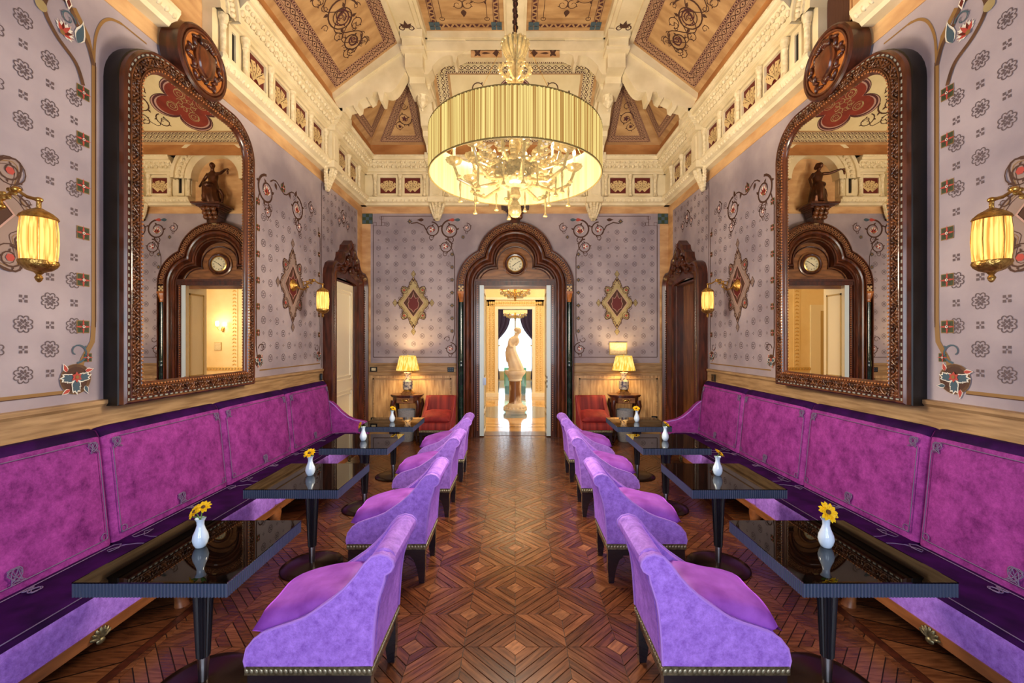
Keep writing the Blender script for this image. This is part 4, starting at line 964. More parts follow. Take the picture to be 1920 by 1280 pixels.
# ---------------------------------------------------------------- mirrors
MC, MO, MI_, MZ0, MZ1, MR = 3.815, .77, .625, 1.34, 4.07, .38
def rrect(d, n=10):
    d *= .85
    a = MO-d; z0 = MZ0+d; z1 = MZ1-d; r = max(MR-d*.85, .05); P = [(-a, z0), (-a, (z0+z1)/2), (-a, z1-r)]
    P += [(-a+r-r*math.cos(PI/2*i/n), z1-r+r*math.sin(PI/2*i/n)) for i in range(1, n+1)]+[(0, z1)]
    P += [(-x, z) for x, z in P[-2::-1]]; return P
def mirror(s):
    R = thing('wall_mirror', 'tall mirror in a carved walnut frame on the wall with the %s' % ('cream door' if s < 0 else 'dark wooden door'), 'mirror', (0, 0, 0), 0, 'facing carved wall mirrors')
    XF = .16
    P = lambda x, d, z: (s*(HW-d), MC+x, z)
    def ord_(name, prof, mat):
        mb = MB(); mb.grid([[P(x, dd, z) for x, z in rrect(d)] for d, dd in prof], 0, True); return mb.build(name, mat, R, smooth=True, angle=35)
    ord_('backing', [(.0, 0), (.0, .10), (.012, .11)], black)
    ord_('outer_moulding', [(.008, .02), (.008, .14), (.022, .155), (.035, .15), (.038, .14)], inlay if False else walnut)
    ord_('checker_band', [(.038, .145), (.052, .145)], walnut_d)
    ord_('carved_border', [(.052, .145), (.056, .158), (.064, .16), (.066, .15), (.135, .15), (.138, .16), (.145, .16)], carved)
    ord_('inner_moulding', [(.145, .16), (.155, .155), (.16, .16), (.17, .145), (.185, .135), (.187, .12)], walnut)
    mb = MB(); g = rrect(.18); mb.add([P(x, .128, z) for x, z in g], [tuple(range(len(g)))]); mb.build('mirror_glass', glass_m, R, recalc=False)
    # inlaid checks and carved vine
    def along(d, step):
        g = rrect(d); g = g+[g[0]]; out = []; rem = 0
        for (xa, za), (xb, zb) in zip(g, g[1:]):
            L_ = math.hypot(xb-xa, zb-za); t = rem
            while t < L_:
                out.append((xa+(xb-xa)*t/L_, za+(zb-za)*t/L_, math.atan2(zb-za, xb-xa))); t += step
            rem = t-L_
        return out
    mb = MB()
    for x, z, a in along(.045, .050): mb.obox(P(x, .147, z), (.002, 0, 0), (0, math.cos(a)*.012, math.sin(a)*.012), (0, -math.sin(a)*.006, math.cos(a)*.006))
    mb.build('inlay_checks', M('grey_inlay', (150, 150, 140), .4), R, kind='stuff')
    mb = MB()
    for x, z, a in along(.160, .030): mb.ell(P(x, .160, z), (.008, .008, .008), 6, 4)
    mb.build('bead_row', inlay, R, smooth=True, angle=0, recalc=False, kind='stuff')
    mb = MB(); k = 0
    for x, z, a in along(.100, .075):
        k += 1; ca, sa = math.cos(a), math.sin(a); sg = 1 if k % 2 else -1
        mb.tube([P(x+ca*u-sa*v*sg, .155, z+sa*u+ca*v*sg) for u, v in ((-.036, -.026), (-.018, -.002), (0, .018), (.018, .024), (.030, .012), (.022, -.002), (.010, .002))], [.008, .009, .009, .008, .007, .006, .005], 6)
        for u, v, l in ((-.02, .02, .8), (.03, -.02, -.6), (.0, -.016, .2)):
            mb.ell(P(x+ca*u-sa*v*sg, .157, z+sa*u+ca*v*sg), (.009, .016, .010), 6, 4, 0, Matrix.Rotation(a+l*sg, 3, 'X'))
    mb.build('carved_vine', carved, R, smooth=True, angle=0, recalc=False, kind='stuff')
    # round medallion on top
    c = (MC-.02, 4.27); ax = lambda x, d, z: P(c[0]-MC+x, d, c[1]+z)
    def disc_(name, prof, mat, parent=R):
        mb = MB(); n = 40; mb.grid([[ax(r*math.cos(2*PI*i/n), d, r*math.sin(2*PI*i/n)) for i in range(n)] for r, d in prof], 0, True)
        return mb.build(name, mat, parent, smooth=True, angle=35)
    m = disc_('medallion_rim', [(.30, .02), (.30, .17), (.285, .185), (.265, .185), (.255, .17)], walnut_d)
    disc_('medallion_bead', [(.255, .17), (.25, .185), (.235, .185), (.23, .17)], walnut)
    disc_('medallion_field', [(.232, .172), (.12, .168), (.001, .168)], inlay)
    mb = MB(); sh = [(-.10, .11), (0, .13), (.10, .11), (.115, .02), (.09, -.09), (0, -.15), (-.09, -.09), (-.115, .02)]
    mb.grid([[ax(x*f, d, z*f) for x, z in sh] for f, d in ((1.08, .168), (1.05, .19), (.9, .195), (.85, .21), (.4, .225), (.01, .228))], 0, True); mb.build('shield', walnut, R, smooth=True, angle=50)
    mb = MB()
    for i in range(26):
        a = 2*PI*i/26; r = .172+.028*math.cos(6*a); mb.ell(ax(r*math.cos(a), .18, r*math.sin(a)), (.024, .040, .016), 8, 5, 0, Matrix.Rotation(a+(1.2 if i % 2 else -.5), 3, 'X'))
    for i in range(9): mb.ell(ax(-.07+.0175*i, .20, .145+.03*math.sin(PI*i/8)), (.022, .016, .03), 8, 5)
    mb.build('scrolled_wreath', walnut_d, R, smooth=True, angle=0, recalc=False, kind='stuff')
    return R
mirror(-1); mirror(1)

# ---------------------------------------------------------------- rooms beyond the doorway
Y2, Y3 = 14.0, 20.0; XR = 5.4
f2 = MB().box(-XR, XR, 8.52, Y2+.3, -.06, 0).build('floor_next_room', M('cream_marble', (196, 150, 96), .12, col2=(220, 180, 126), scale=2, detail=6, coat=.4)); tag(f2, 'glossy cream marble floor of the next salon', 'floor', kind='structure')
D = Draw((0, 0, 0), (1, 0, 0), (0, 1, 0), (0, 0, 1), .002)
bl, brn, whm = M('blue_grey_marble', (120, 140, 160), .15, coat=.4), M('brown_marble_inlay', (110, 78, 54), .15, coat=.4), M('pale_marble_inlay', (226, 206, 170), .15, coat=.4)
D.poly([(1.35*math.cos(2*PI*i/8+PI/8), 10.95+1.0*math.sin(2*PI*i/8+PI/8)) for i in range(8)], 0)
for y in (9.0, 9.3, 13.2): D.ribbon([(-XR, y), (XR, y)], .05, 1)
for s in (-1, 1): D.poly([(s*.85, 10.1), (s*2.2, 9.85), (s*2.2, 10.15)], 1); D.poly([(s*.85, 11.9), (s*2.2, 11.8), (s*2.2, 12.1)], 1)
D.build('marble_inlay', [bl, brn, whm], f2)
nw = MB(); nw.box(-XR, -.56, Y2, Y2+.3, 0, 5); nw.box(.56, XR, Y2, Y2+.3, 0, 5); nw.box(-.56, .56, Y2, Y2+.3, 2.86, 5)
nw.box(-XR-.2, -XR, 8.2, Y2+.3, 0, 5); nw.box(XR, XR+.2, 8.2, Y2+.3, 0, 5); nw.box(-XR, -HW, 8.3, 8.48, 0, 5); nw.box(HW, XR, 8.3, 8.48, 0, 5)
W2 = tag(nw.build('wall_next_room', cream_w), 'cream walls of the next salon beyond the open doorway', 'wall', kind='structure')
tag(MB().box(-XR, XR, 8.3, Y2+.3, 5, 5.1).build('ceiling_next_room', cream_w), 'cream ceiling of the next salon', 'ceiling', kind='structure')
MB().box(-HW, HW, 8.478, 8.485, 3.0, 5).build('rear_lining', cream_w, W2)
for x0, w in ((-3.60, .20), (3.58, .20), (-4.9, .2), (4.9, .2)):
    p = MB().box(x0-w/2, x0+w/2, Y2-.02, Y2, .95, 4.4).build('gilt_pilaster', cream_w, W2); m2 = MB()
    for k in range(28):
        z = 1.05+k*.12
        for g in (-1, 1): m2.ell((x0+g*.03, Y2-.025, z), (.045, .012, .022), 6, 4, 0, Matrix.Rotation(g*.7, 3, 'Y'))
    m2.build('gilt_scrolls', gilt, p, smooth=True, angle=0, recalc=False, kind='stuff')
for a, b in ((-XR, -1.1), (1.1, XR)):
    MB().box(a, b, Y2-.03, Y2, .86, .96).build('gilt_dado_rail', gilt, W2)
    m2 = MB()
    for k in range(int((b-a)/.1)): m2.ell((a+.05+k*.1, Y2-.035, .91), (.035, .012, .03), 6, 4)
    m2.build('rail_scrolls', creamd2, W2, smooth=True, angle=0, recalc=False, kind='stuff')
door4 = thing('door_4', 'gilt carved cream door surround in the next salon', 'doorway', kind='structure')
for s in (-1, 1):
    MB().box(s*.56, s*.66, Y2-.06, Y2+.3, 0, 2.86).build('inner_jamb', creamd, door4); MB().box(s*.66, s*.94, Y2-.05, Y2, .12, 3.16).build('jamb_panel', cream_w, door4); MB().box(s*.54, s*.97, Y2-.09, Y2, 0, .12).build('plinth', creamd, door4)
    m2 = MB()
    for k in range(48):
        z = .2+k*.06
        for xx in (.72, .84): m2.ell((s*xx, Y2-.055, z), (.032, .012, .022), 6, 4, 0, Matrix.Rotation((k % 2-.5)*1.2, 3, 'Y'))
    for xx in (.665, .775, .90): m2.box(s*xx, s*(xx+.018), Y2-.065, Y2-.04, .16, 3.1)
    m2.build('gilt_carving', gilt, door4, smooth=True, angle=30, recalc=False, kind='stuff')
MB().box(-.66, .66, Y2-.06, Y2+.3, 2.86, 2.96).build('inner_head', creamd, door4); MB().box(-.97, .97, Y2-.05, Y2, 2.96, 3.16).build('head_panel', cream_w, door4); MB().box(-1.0, 1.0, Y2-.10, Y2, 3.16, 3.24).build('crown_moulding', creamd, door4)
m2 = MB()
for k in range(30): m2.ell((-.84+k*.058, Y2-.055, 3.06), (.03, .012, .05), 6, 4)
for k in range(40): m2.box(-.78+k*.04, -.76+k*.04, Y2-.075, Y2-.05, 2.95, 2.985)
m2.build('gilt_carving', gilt, door4, smooth=True, angle=30, recalc=False, kind='stuff')
whited = thing('door_5', 'white panelled tall door in the next salon seen only by mirror', 'door', kind='structure')
MB().box(-4.62, -4.05, Y2-.05, Y2, 0, 3.0).build('leaf', creamd, whited); MB().box(-4.5, -4.36, Y2-.065, Y2-.05, .3, 2.8).build('panel_moulding', creamd2, whited)
sc2 = thing('wall_sconce', 'gilt twin candle sconce on the cream wall seen only by mirror', 'sconce', (3.95, Y2-.02, 2.3))
mb = MB(); mb.ell((0, -.01, -.1), (.05, .02, .09), 10, 6); mb.tube([(0, -.02, -.1), (-.06, -.08, -.16), (-.12, -.1, -.06), (-.12, -.1, 0)], .008, 6); mb.tube([(0, -.02, -.1), (.06, -.08, -.16), (.12, -.1, -.06), (.12, -.1, 0)], .008, 6); mb.build('arms', brass, sc2, smooth=True)
for s in (-1, 1): mb = MB(); mb.lathe([(.03, 0), (.05, .03), (.055, .10), (.04, .12)], (s*.12, -.1, 0), 12); mb.build('shade', bulb, sc2, smooth=True)
lamp('sconce_light', 'POINT', (3.95, Y2-.3, 2.4), 8, (1, .8, .5), .05)
pf = tag(MB().box(4.02, 4.22, Y2-.03, Y2-.001, 1.52, 1.76).build('framed_notice', paper), 'small cream framed notice on the cream wall seen only by mirror', 'picture'); MB().box(4.005, 4.235, Y2-.02, Y2-.001, 1.505, 1.775).build('frame', creamd2, pf)
# third room
f3 = tag(MB().box(-3, 3, Y2+.3, Y3+.2, -.06, 0).build('floor_far_room', M('pale_glossy_floor', (206, 212, 208), .08, coat=.5)), 'pale glossy floor of the far room', 'floor', kind='structure')
mb = MB(); mb.box(-3.2, -3, Y2+.3, Y3+.2, 0, 4.5); mb.box(3, 3.2, Y2+.3, Y3+.2, 0, 4.5); mb.box(-3, -1.1, Y3, Y3+.2, 0, 4.5); mb.box(1.1, 3, Y3, Y3+.2, 0, 4.5); mb.box(-1.1, 1.1, Y3, Y3+.2, 0, .35); mb.box(-1.1, 1.1, Y3, Y3+.2, 3.9, 4.5)
tag(mb.build('wall_far_room', cream_w), 'cream walls of the far room round its window', 'wall', kind='structure')
tag(MB().box(-3, 3, Y2+.3, Y3+.2, 4.5, 4.6).build('ceiling_far_room', cream_w), 'cream ceiling of the far room', 'ceiling', kind='structure')
w4 = thing('window_4', 'tall bright window in the far room between curtains', 'window', kind='structure')
for x in (-1.1, -.03, 1.04): MB().box(x, x+.06, Y3+.05, Y3+.11, .35, 3.9).build('mullion', creamd, w4)
for z in (.35, 2.9, 3.84): MB().box(-1.1, 1.1, Y3+.05, Y3+.11, z, z+.06).build('transom', creamd, w4)
for s in (-1, 1):
    cu = thing('curtain', 'dark purple curtain tied back, far window half nearer the %s door' % ('cream' if s < 0 else 'dark'), 'curtain', (0, 0, 0), 0, 'far window curtains')
    cm = M('plum_curtain', (58, 40, 72), .8, sheen=.3)
    mb = MB(); rows = []
    for i in range(25):
        z = 3.95-3.9*i/24; f = i/24
        xin = .12+.62*math.exp(-((f-.62)/.17)**2)+.62*(1/(1+math.exp(-(f-.72)*26)))*.96+.35*f*(f < .62)
        xin = min(xin, .92); rows.append([(s*(xin+(1.55-xin)*j/30), Y3-.25+.05*math.sin(j*1.5+f*2), z) for j in range(31)])
    mb.grid(rows); mb.build('cloth', cm, cu, smooth=True, angle=0)
    mb = MB(); mb.tube([(s*.70, Y3-.33, 1.62), (s*1.0, Y3-.35, 1.55), (s*1.4, Y3-.2, 1.65)], .03, 8); mb.build('tieback', gilt, cu, smooth=True)
gb = thing('display_case', 'pale green glass display case behind the statue', 'display case', (0, 14.95, 0))
gg = M('green_glass', (120, 196, 150), .08, trans=.55, coat=.4)
MB().box(-.38, .38, -.25, .25, .26, .90).build('glass_box', gg, gb); MB().box(-.36, .36, -.23, .23, 0, .26).build('plinth', M('deep_green', (40, 120, 84), .2, coat=.4), gb)
def round_chandelier(name, label, c, r, drum):
    R = thing(name, label, 'chandelier', c)
    mb = MB(); mb.tube([(0, 0, .3), (0, 0, 5.0-c[2] if not drum else 4.5-c[2])], .012, 6); mb.build('chain', brass, R)
    if drum:
        mb = MB(); mb.lathe([(r, .05), (r, .30), (r*.97, .30), (r*.97, .05)], (0, 0, 0), 32, cap=False); mb.build('shade', M('cream_drum', (250, 226, 170), .7, emit=(255, 220, 150), estr=.7), R, smooth=True)
    mb = MB(); mb.tube([(r*.95*math.cos(2*PI*i/24), r*.95*math.sin(2*PI*i/24), .06) for i in range(24)], .02, 6, closed=True); mb.tube([(r*.5*math.cos(2*PI*i/24), r*.5*math.sin(2*PI*i/24), -.04) for i in range(24)], .018, 6, closed=True)
    mb.lathe([(.0, -.24), (.03, -.22), (.02, -.17), (.06, -.12), (.05, -.02), (.03, .3)], (0, 0, 0), 12); mb.build('body', brass, R, smooth=True)
    for k in range(12):
        a = 2*PI*k/12; mb = MB(); mb.tube([(.04*math.cos(a), .04*math.sin(a), -.05), (r*.5*math.cos(a), r*.5*math.sin(a), -.12), (r*.9*math.cos(a), r*.9*math.sin(a), .02), (r*.95*math.cos(a), r*.95*math.sin(a), .1)], .01, 5)
        mb.build('arm', brass, R, smooth=True)
        mb = MB(); mb.lathe([(.012, .1), (.014, .16), (.022, .19), (.012, .23), (.002, .25)], (r*.95*math.cos(a), r*.95*math.sin(a), 0), 8); mb.build('candle_bulb', bulb, R, smooth=True)
    mb = MB()
    for k in range(36):
        a = 2*PI*k/36
        for rr, z in ((.95, -.02), (.72, -.07), (.5, -.12)): mb.ell((r*rr*math.cos(a), r*rr*math.sin(a), z), (.014, .014, .035), 5, 4)
    mb.build('crystal_drops', glass_c, R, smooth=True, angle=0, recalc=False, kind='stuff')
round_chandelier('crystal_chandelier', 'gilt crystal chandelier hanging in the next salon', (0, 11.5, 3.12), .42, False)
lamp('salon_light', 'POINT', (0, 11.5, 4.9), 190, (1, .88, .58), .3)
round_chandelier('drum_chandelier', 'small cream drum chandelier hanging in the far room', (0, 17.0, 2.86), .48, True)
lamp('far_room_light', 'POINT', (0, 17.0, 4.35), 70, (1, .9, .72), .3)

# statues: one continuous remeshed body each
def figure(name, mat, parent, parts, vox, smooth_it=6):
    mb = MB()
    for p in parts:
        if p[0] == 'e': mb.ell(p[1], p[2], 16, 10, 0, p[3] if len(p) > 3 else None)
        if p[0] == 't': mb.tube(p[1], p[2], 10)
        if p[0] == 'l':       # lofted drapery: list of (centre, rx, ry, folds)
            rows = []
            for c, rx, ry, fd in p[1]: rows.append([(c[0]+rx*(1+fd*math.cos(9*a+c[2]*4))*math.cos(a), c[1]+ry*(1+fd*math.sin(7*a+c[2]*3))*math.sin(a), c[2]) for a in [2*PI*j/40 for j in range(40)]])
            mb.grid(rows, 0, True); n = len(mb.v); mb.f += [tuple(range(n-40, n)), tuple(range(n-40*len(rows), n-40*len(rows)+40))]; mb.m += [0, 0]
    o = mb.build(name, mat, parent, smooth=True, angle=0)
    r = o.modifiers.new('remesh', 'REMESH'); r.mode = 'VOXEL'; r.voxel_size = vox; r.use_smooth_shade = True
    sm = o.modifiers.new('smooth', 'SMOOTH'); sm.iterations = smooth_it; sm.factor = .5
    return o
ped = thing('statue_pedestal', 'brown and white marble column pedestal in the next salon', 'pedestal', (0, 10.85, 0))
mb = MB(); mb.box(-.24, .24, -.24, .24, 0, .05); mb.lathe([(.30, .05), (.31, .10), (.27, .13), (.25, .17), (.20, .20), (.18, .24)], (0, 0, 0), 24); mb.build('base', marble_s, ped, smooth=True)
mb = MB()
for k in range(18): a = 2*PI*k/18; mb.ell((.27*math.cos(a), .27*math.sin(a), .13), .035, 6, 4)
mb.build('leaf_carving', marble_s, ped, smooth=True, kind='stuff')
mb = MB(); mb.lathe([(.165, .24), (.155, .30), (.15, .80)], (0, 0, 0), 24); mb.build('shaft', marble_b, ped, smooth=True)
mb = MB(); mb.lathe([(.155, .80), (.17, .82), (.16, .85), (.20, .93), (.25, .98), (.25, 1.0)], (0, 0, 0), 24, lobes=12, lobe_amp=.02); mb.lathe([(.26, 1.0), (.27, 1.03), (.26, 1.07)], (0, 0, 0), 24); mb.build('capital', marble_s, ped, smooth=True)
st = thing('marble_statue', 'white marble statue of a draped bowing woman', 'statue', (0, 10.85, 1.07))
figure('figure', marble_s, st, [
    ('l', [((.02, 0, .0), .20, .17, .06), ((.02, 0, .06), .19, .16, .07), ((-.02, 0, .2), .17, .15, .08), ((-.07, 0, .36), .15, .14, .07), ((-.10, 0, .48), .13, .12, .05), ((-.11, 0, .56), .125, .11, .03), ((-.09, 0, .64), .10, .09, .01), ((-.07, 0, .72), .115, .10, .02), ((-.04, 0, .80), .12, .09, 0), ((.0, 0, .86), .08, .07, 0)]),
    ('t', [(.0, 0, .84), (.04, -.01, .90), (.07, -.02, .95)], [.06, .05, .045]),
    ('e', (.10, -.03, 1.0), (.062, .07, .08)), ('e', (.05, .0, 1.035), (.075, .075, .06)), ('e', (.13, -.075, .985), (.015, .02, .02)), ('e', (-.0, .03, 1.03), (.04, .04, .04)),
    ('t', [(-.10, -.05, .80), (-.15, -.08, .70), (-.12, -.12, .60), (-.04, -.13, .60)], [.048, .042, .034, .028]),
    ('t', [(.06, -.05, .80), (.075, -.09, .72), (.02, -.12, .62)], [.045, .038, .03]),
    ('t', [(-.16, .05, .62), (-.21, .06, .45), (-.20, .06, .2)], [.03, .05, .03])], .014)
BS = thing('bronze_statue', 'dark bronze statue with outstretched arm on the clock arch', 'statue', (0, 7.93, 4.335))
figure('figure', bronze_s, BS, [
    ('l', [((.0, 0, .0), .15, .12, .05), ((.0, 0, .04), .16, .13, .08), ((.02, -.02, .14), .14, .13, .10), ((.02, -.02, .26), .12, .12, .08), ((.01, 0, .36), .10, .10, .04), ((0, .01, .44), .075, .065, .01), ((.0, .01, .52), .09, .07, 0), ((.0, .01, .58), .095, .06, 0), ((.0, 0, .62), .04, .04, 0)]),
    ('t', [(0, 0, .60), (-.01, -.02, .66), (-.02, -.03, .70)], [.035, .03, .03]),
    ('e', (-.02, -.04, .72), (.045, .052, .058)), ('e', (.0, -.01, .735), (.052, .05, .045)), ('e', (.02, .03, .70), (.03, .03, .04)), ('e', (-.03, -.09, .715), (.01, .012, .012)),
    ('t', [(-.08, 0, .58), (-.18, -.05, .57), (-.28, -.10, .60), (-.34, -.13, .62)], [.032, .028, .022, .018]), ('e', (-.37, -.14, .61), (.03, .025, .02)), ('t', [(-.37, -.14, .61), (-.38, -.15, .55), (-.38, -.15, .51)], [.012, .022, .012]),
    ('t', [(.08, 0, .58), (.15, .0, .48), (.17, -.06, .36), (.18, -.09, .30)], [.032, .028, .022, .018]),
    ('e', (.02, -.10, .34), (.09, .08, .06)), ('t', [(.05, -.13, .34), (.05, -.15, .18), (.04, -.14, .04)], [.05, .04, .03]), ('e', (.04, -.17, .03), (.03, .06, .025)), ('t', [(-.12, .0, .3), (-.17, .03, .2), (-.16, .02, .05)], [.03, .03, .02])], .010, 4)
# ================================================================ FURNITURE
SIDE = {-1: 'cream door', 1: 'dark door'}
def shade_mat(name, c1, c2, st, scale=60, zs=.3):
    m = bpy.data.materials.new(name); m.use_nodes = True; nt = m.node_tree; N = nt.nodes; L = nt.links; b = N['Principled BSDF']
    tc = N.new('ShaderNodeTexCoord'); mp = N.new('ShaderNodeMapping'); mp.inputs['Scale'].default_value = (1, 1, zs/scale); L.new(tc.outputs['Object'], mp.inputs[0])
    nz = N.new('ShaderNodeTexNoise'); nz.inputs['Scale'].default_value = scale; nz.inputs['Detail'].default_value = 2; L.new(mp.outputs[0], nz.inputs['Vector'])
    rp = N.new('ShaderNodeValToRGB'); rp.color_ramp.elements[0].position = .38; rp.color_ramp.elements[1].position = .6
    rp.color_ramp.elements[0].color = lin(c1); rp.color_ramp.elements[1].color = lin(c2); L.new(nz.outputs['Fac'], rp.inputs[0])
    L.new(rp.outputs[0], b.inputs['Emission Color']); b.inputs['Base Color'].default_value = lin(tuple(c*.5 for c in c1)); b.inputs['Emission Strength'].default_value = st; b.inputs['Roughness'].default_value = .8
    return m

# ---------------------------------------------------------------- banquette sofas
SY1, SW_, NSEC = 6.43, 1.17, 5
BP = [(.015, .40), (.015, 1.15), (.03, 1.195), (.06, 1.215), (.095, 1.205), (.12, 1.16), (.135, 1.05), (.15, .9), (.168, .72), (.185, .55), (.20, .42)]
SP = [(.14, .30), (.14, .42), (.25, .432), (.40, .438), (.54, .438), (.61, .43), (.645, .405), (.658, .36), (.658, .235), (.60, .235)]
def bd(z):
    for (d0, z0), (d1, z1) in zip(BP[5:], BP[6:]):
        if z0 >= z >= z1: return d0+(d1-d0)*(z0-z)/(z0-z1)
    return .12
def knot(c, r, n=40, a=3, b=2, ph=.4): return [(c[0]+r*math.sin(a*2*PI*i/n+ph)*(.8+.2*math.cos(5*2*PI*i/n)), c[1]+r*math.sin(b*2*PI*i/n)) for i in range(n)]
def sofa(s):
    R = thing('banquette_sofa', 'long purple velvet banquette along the wall with the %s' % ('cream door' if s < 0 else 'dark wooden door'), 'sofa', (s*2.6, 4.0, 0), 0, 'facing velvet banquettes')
    P = lambda d, y, z: (s*(HW-d)-s*2.6, y-4.0, z)
    for k in range(NSEC):
        y1 = SY1-k*SW_; y0 = y1-SW_; ym = (y0+y1)/2; hw = SW_/2-.004
        ts = [-1, -.985, -.95, -.88, -.6, -.25, .25, .6, .88, .95, .985, 1]
        rows = []
        for t in ts:
            e = .028*abs(t)**22; bl = .012*(1-t*t)
            rows.append([P(max(.012, d-e*(1.0 if d > .05 else 0)+(bl if .5 < z < 1.15 and d > .1 else 0)), ym+t*hw, z-e*.6*(z > 1.1)) for d, z in BP])
        mb = MB(); mb.grid(rows); n = len(mb.v); q = len(BP); mb.f += [tuple(range(q)), tuple(range(n-q, n))]; mb.m += [0, 0]
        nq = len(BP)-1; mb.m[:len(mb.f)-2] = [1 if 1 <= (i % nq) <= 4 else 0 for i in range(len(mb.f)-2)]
        b = mb.build('backrest', [velvet_s, velvet_shade], R, smooth=True, angle=60)  # top roll gets the darker copy: shade painted in, not another fabric
        rows = []
        for t in ts:
            e = .02*abs(t)**22; rows.append([P(d-(e if d > .5 else 0), ym+t*hw, z-(e if z > .4 else 0)) for d, z in SP])
        mb = MB(); mb.grid(rows); n = len(mb.v); q = len(SP); mb.f += [tuple(range(q)), tuple(range(n-q, n))]; mb.m += [0, 0]
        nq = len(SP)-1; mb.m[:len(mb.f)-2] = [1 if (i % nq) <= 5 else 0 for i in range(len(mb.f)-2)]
        st = mb.build('seat', [velvet, velvet_shade], R, smooth=True, angle=60)  # seat top painted in the shaded copy, front left lighter
        if k < 4:
            f = lambda y, z: P(bd(z)+.014*(1-((y-ym)/hw)**2)+.006, y, z)
            mb = MB(); a, c = y0+.05, y1-.05; loop = []
            for yy, zz, sy in ((a, .475, 1), (c, .475, -1)): mb.tube([f(yy+sy*.022+.022*math.cos(t*PI/6), zz+.022+.022*math.sin(t*PI/6)) for t in range(12)], .0028, 5, closed=True)
            mb.tube([f(a+(c-a)*i/16, .475) for i in range(17)], .003, 5)
            for yy in (a, c): mb.tube([f(yy, .475+(1.07-.475)*i/8) for i in range(9)], .003, 5)
            mb.tube([f(a+.06+(c-a-.12)*i/16, 1.135) for i in range(17)], .003, 5)
            for yy, sy in ((a, 1), (c, -1)):
                mb.tube([f(p[0], p[1]) for p in knot((yy+sy*.035, 1.095), .036)], .0022, 5, closed=True); mb.tube([f(p[0], p[1]) for p in knot((yy+sy*.03, 1.10), .028, ph=1.3, a=2, b=3)], .002, 5, closed=True)
            for ph, a_, b_, r in ((.4, 3, 2, .042), (1.1, 2, 3, .036)): mb.tube([f(p[0], p[1]) for p in knot((ym, .52), r, 60, a_, b_, ph)], .0024, 5, closed=True)
            mb.build('corded_embroidery', cord_d if False else cord, b, smooth=True, angle=0)
            g = lambda y, d: P(d, y, .444-(.012 if d > .6 else 0)-(.004 if d < .3 else 0))
            mb = MB()
            for d in (.255, .625): mb.tube([g(a+.10+(c-a-.2)*i/10, d) for i in range(11)], .003, 5)
            for yy, sy in ((a, 1), (c, -1)):
                mb.tube([g(yy+sy*x, d) for x, d in ((.10, .255), (.02, .255), (.0, .29), (.06, .33), (.12, .32), (.09, .28), (.02, .34), (0, .40), (0, .55), (.1, .625))], .0028, 5)
            for ph, a_, b_, r in ((.4, 3, 2, .036),): mb.tube([g(p[0], p[1]) for p in knot((ym, .30), r, 60, a_, b_, ph)], .003, 5, closed=True)
            mb.build('corded_embroidery', cord, st, smooth=True, angle=0)
        MB().obox(P(.645, ym, .205), (.02, 0, 0), (0, SW_/2, 0), (0, 0, .03)).build('wooden_rail', sofaw, R)
        mb = MB()
        for q in range(7): an = -1.2+q*.4; mb.ell(P(.672, ym+.035*math.sin(an), .195+.035*math.cos(an)-.02), (.012, .011, .03), 8, 5, 0, Matrix.Rotation(-an, 3, 'X'))
        mb.ell(P(.672, ym, .165), (.014, .025, .018), 8, 5)
        mb.build('carved_shell', bronze, R, smooth=True)
    for k in range(NSEC+1):
        y = SY1-k*SW_+(-.05 if k == 0 else (.05 if k == NSEC else 0))
        for d, nm in ((.62, 1), (.08, 0)):
            mb = MB(); sec = [(.20, .075, .08, -.01), (.16, .07, .075, .0), (.11, .045, .05, .02), (.06, .032, .036, .025), (.025, .036, .042, .035), (0, .044, .046, .04)]
            mb.grid([[P(d+o+rx*math.cos(a), y+ry*math.sin(a), z) for a in [2*PI*j/14 for j in range(14)]] for z, rx, ry, o in sec], 0, True); n = len(mb.v); mb.f += [tuple(range(n-14, n))]; mb.m += [0]
            mb.build('leg', sofaw, R, smooth=True)
    pr = [(.02, .24), (.02, .90), (.08, .915), (.15, .89), (.22, .83), (.30, .745), (.40, .665), (.50, .62), (.60, .60), (.665, .585), (.70, .54), (.705, .45), (.70, .24)]
    mb = MB(); rows = [[P(d*(1-.0)+(.0 if e == 0 else 0), y, z-e*.012) for d, z in pr] for y, e in ((6.44, 1), (6.452, 0), (6.535, 0), (6.55, 1))]
    mb.grid(rows, 0, True); n = len(mb.v); q = len(pr); mb.f += [tuple(range(n-4*q, n-3*q)), tuple(range(n-q, n))]; mb.m += [0, 0]
    ar = mb.build('armrest', velvet_s, R, smooth=True, angle=50)
    mb = MB(); mb.tube([P(d, 6.447, z-.004) for d, z in pr[1:]], .007, 6); mb.build('piping', velvet_p, ar, smooth=True)
sofa(-1); sofa(1)

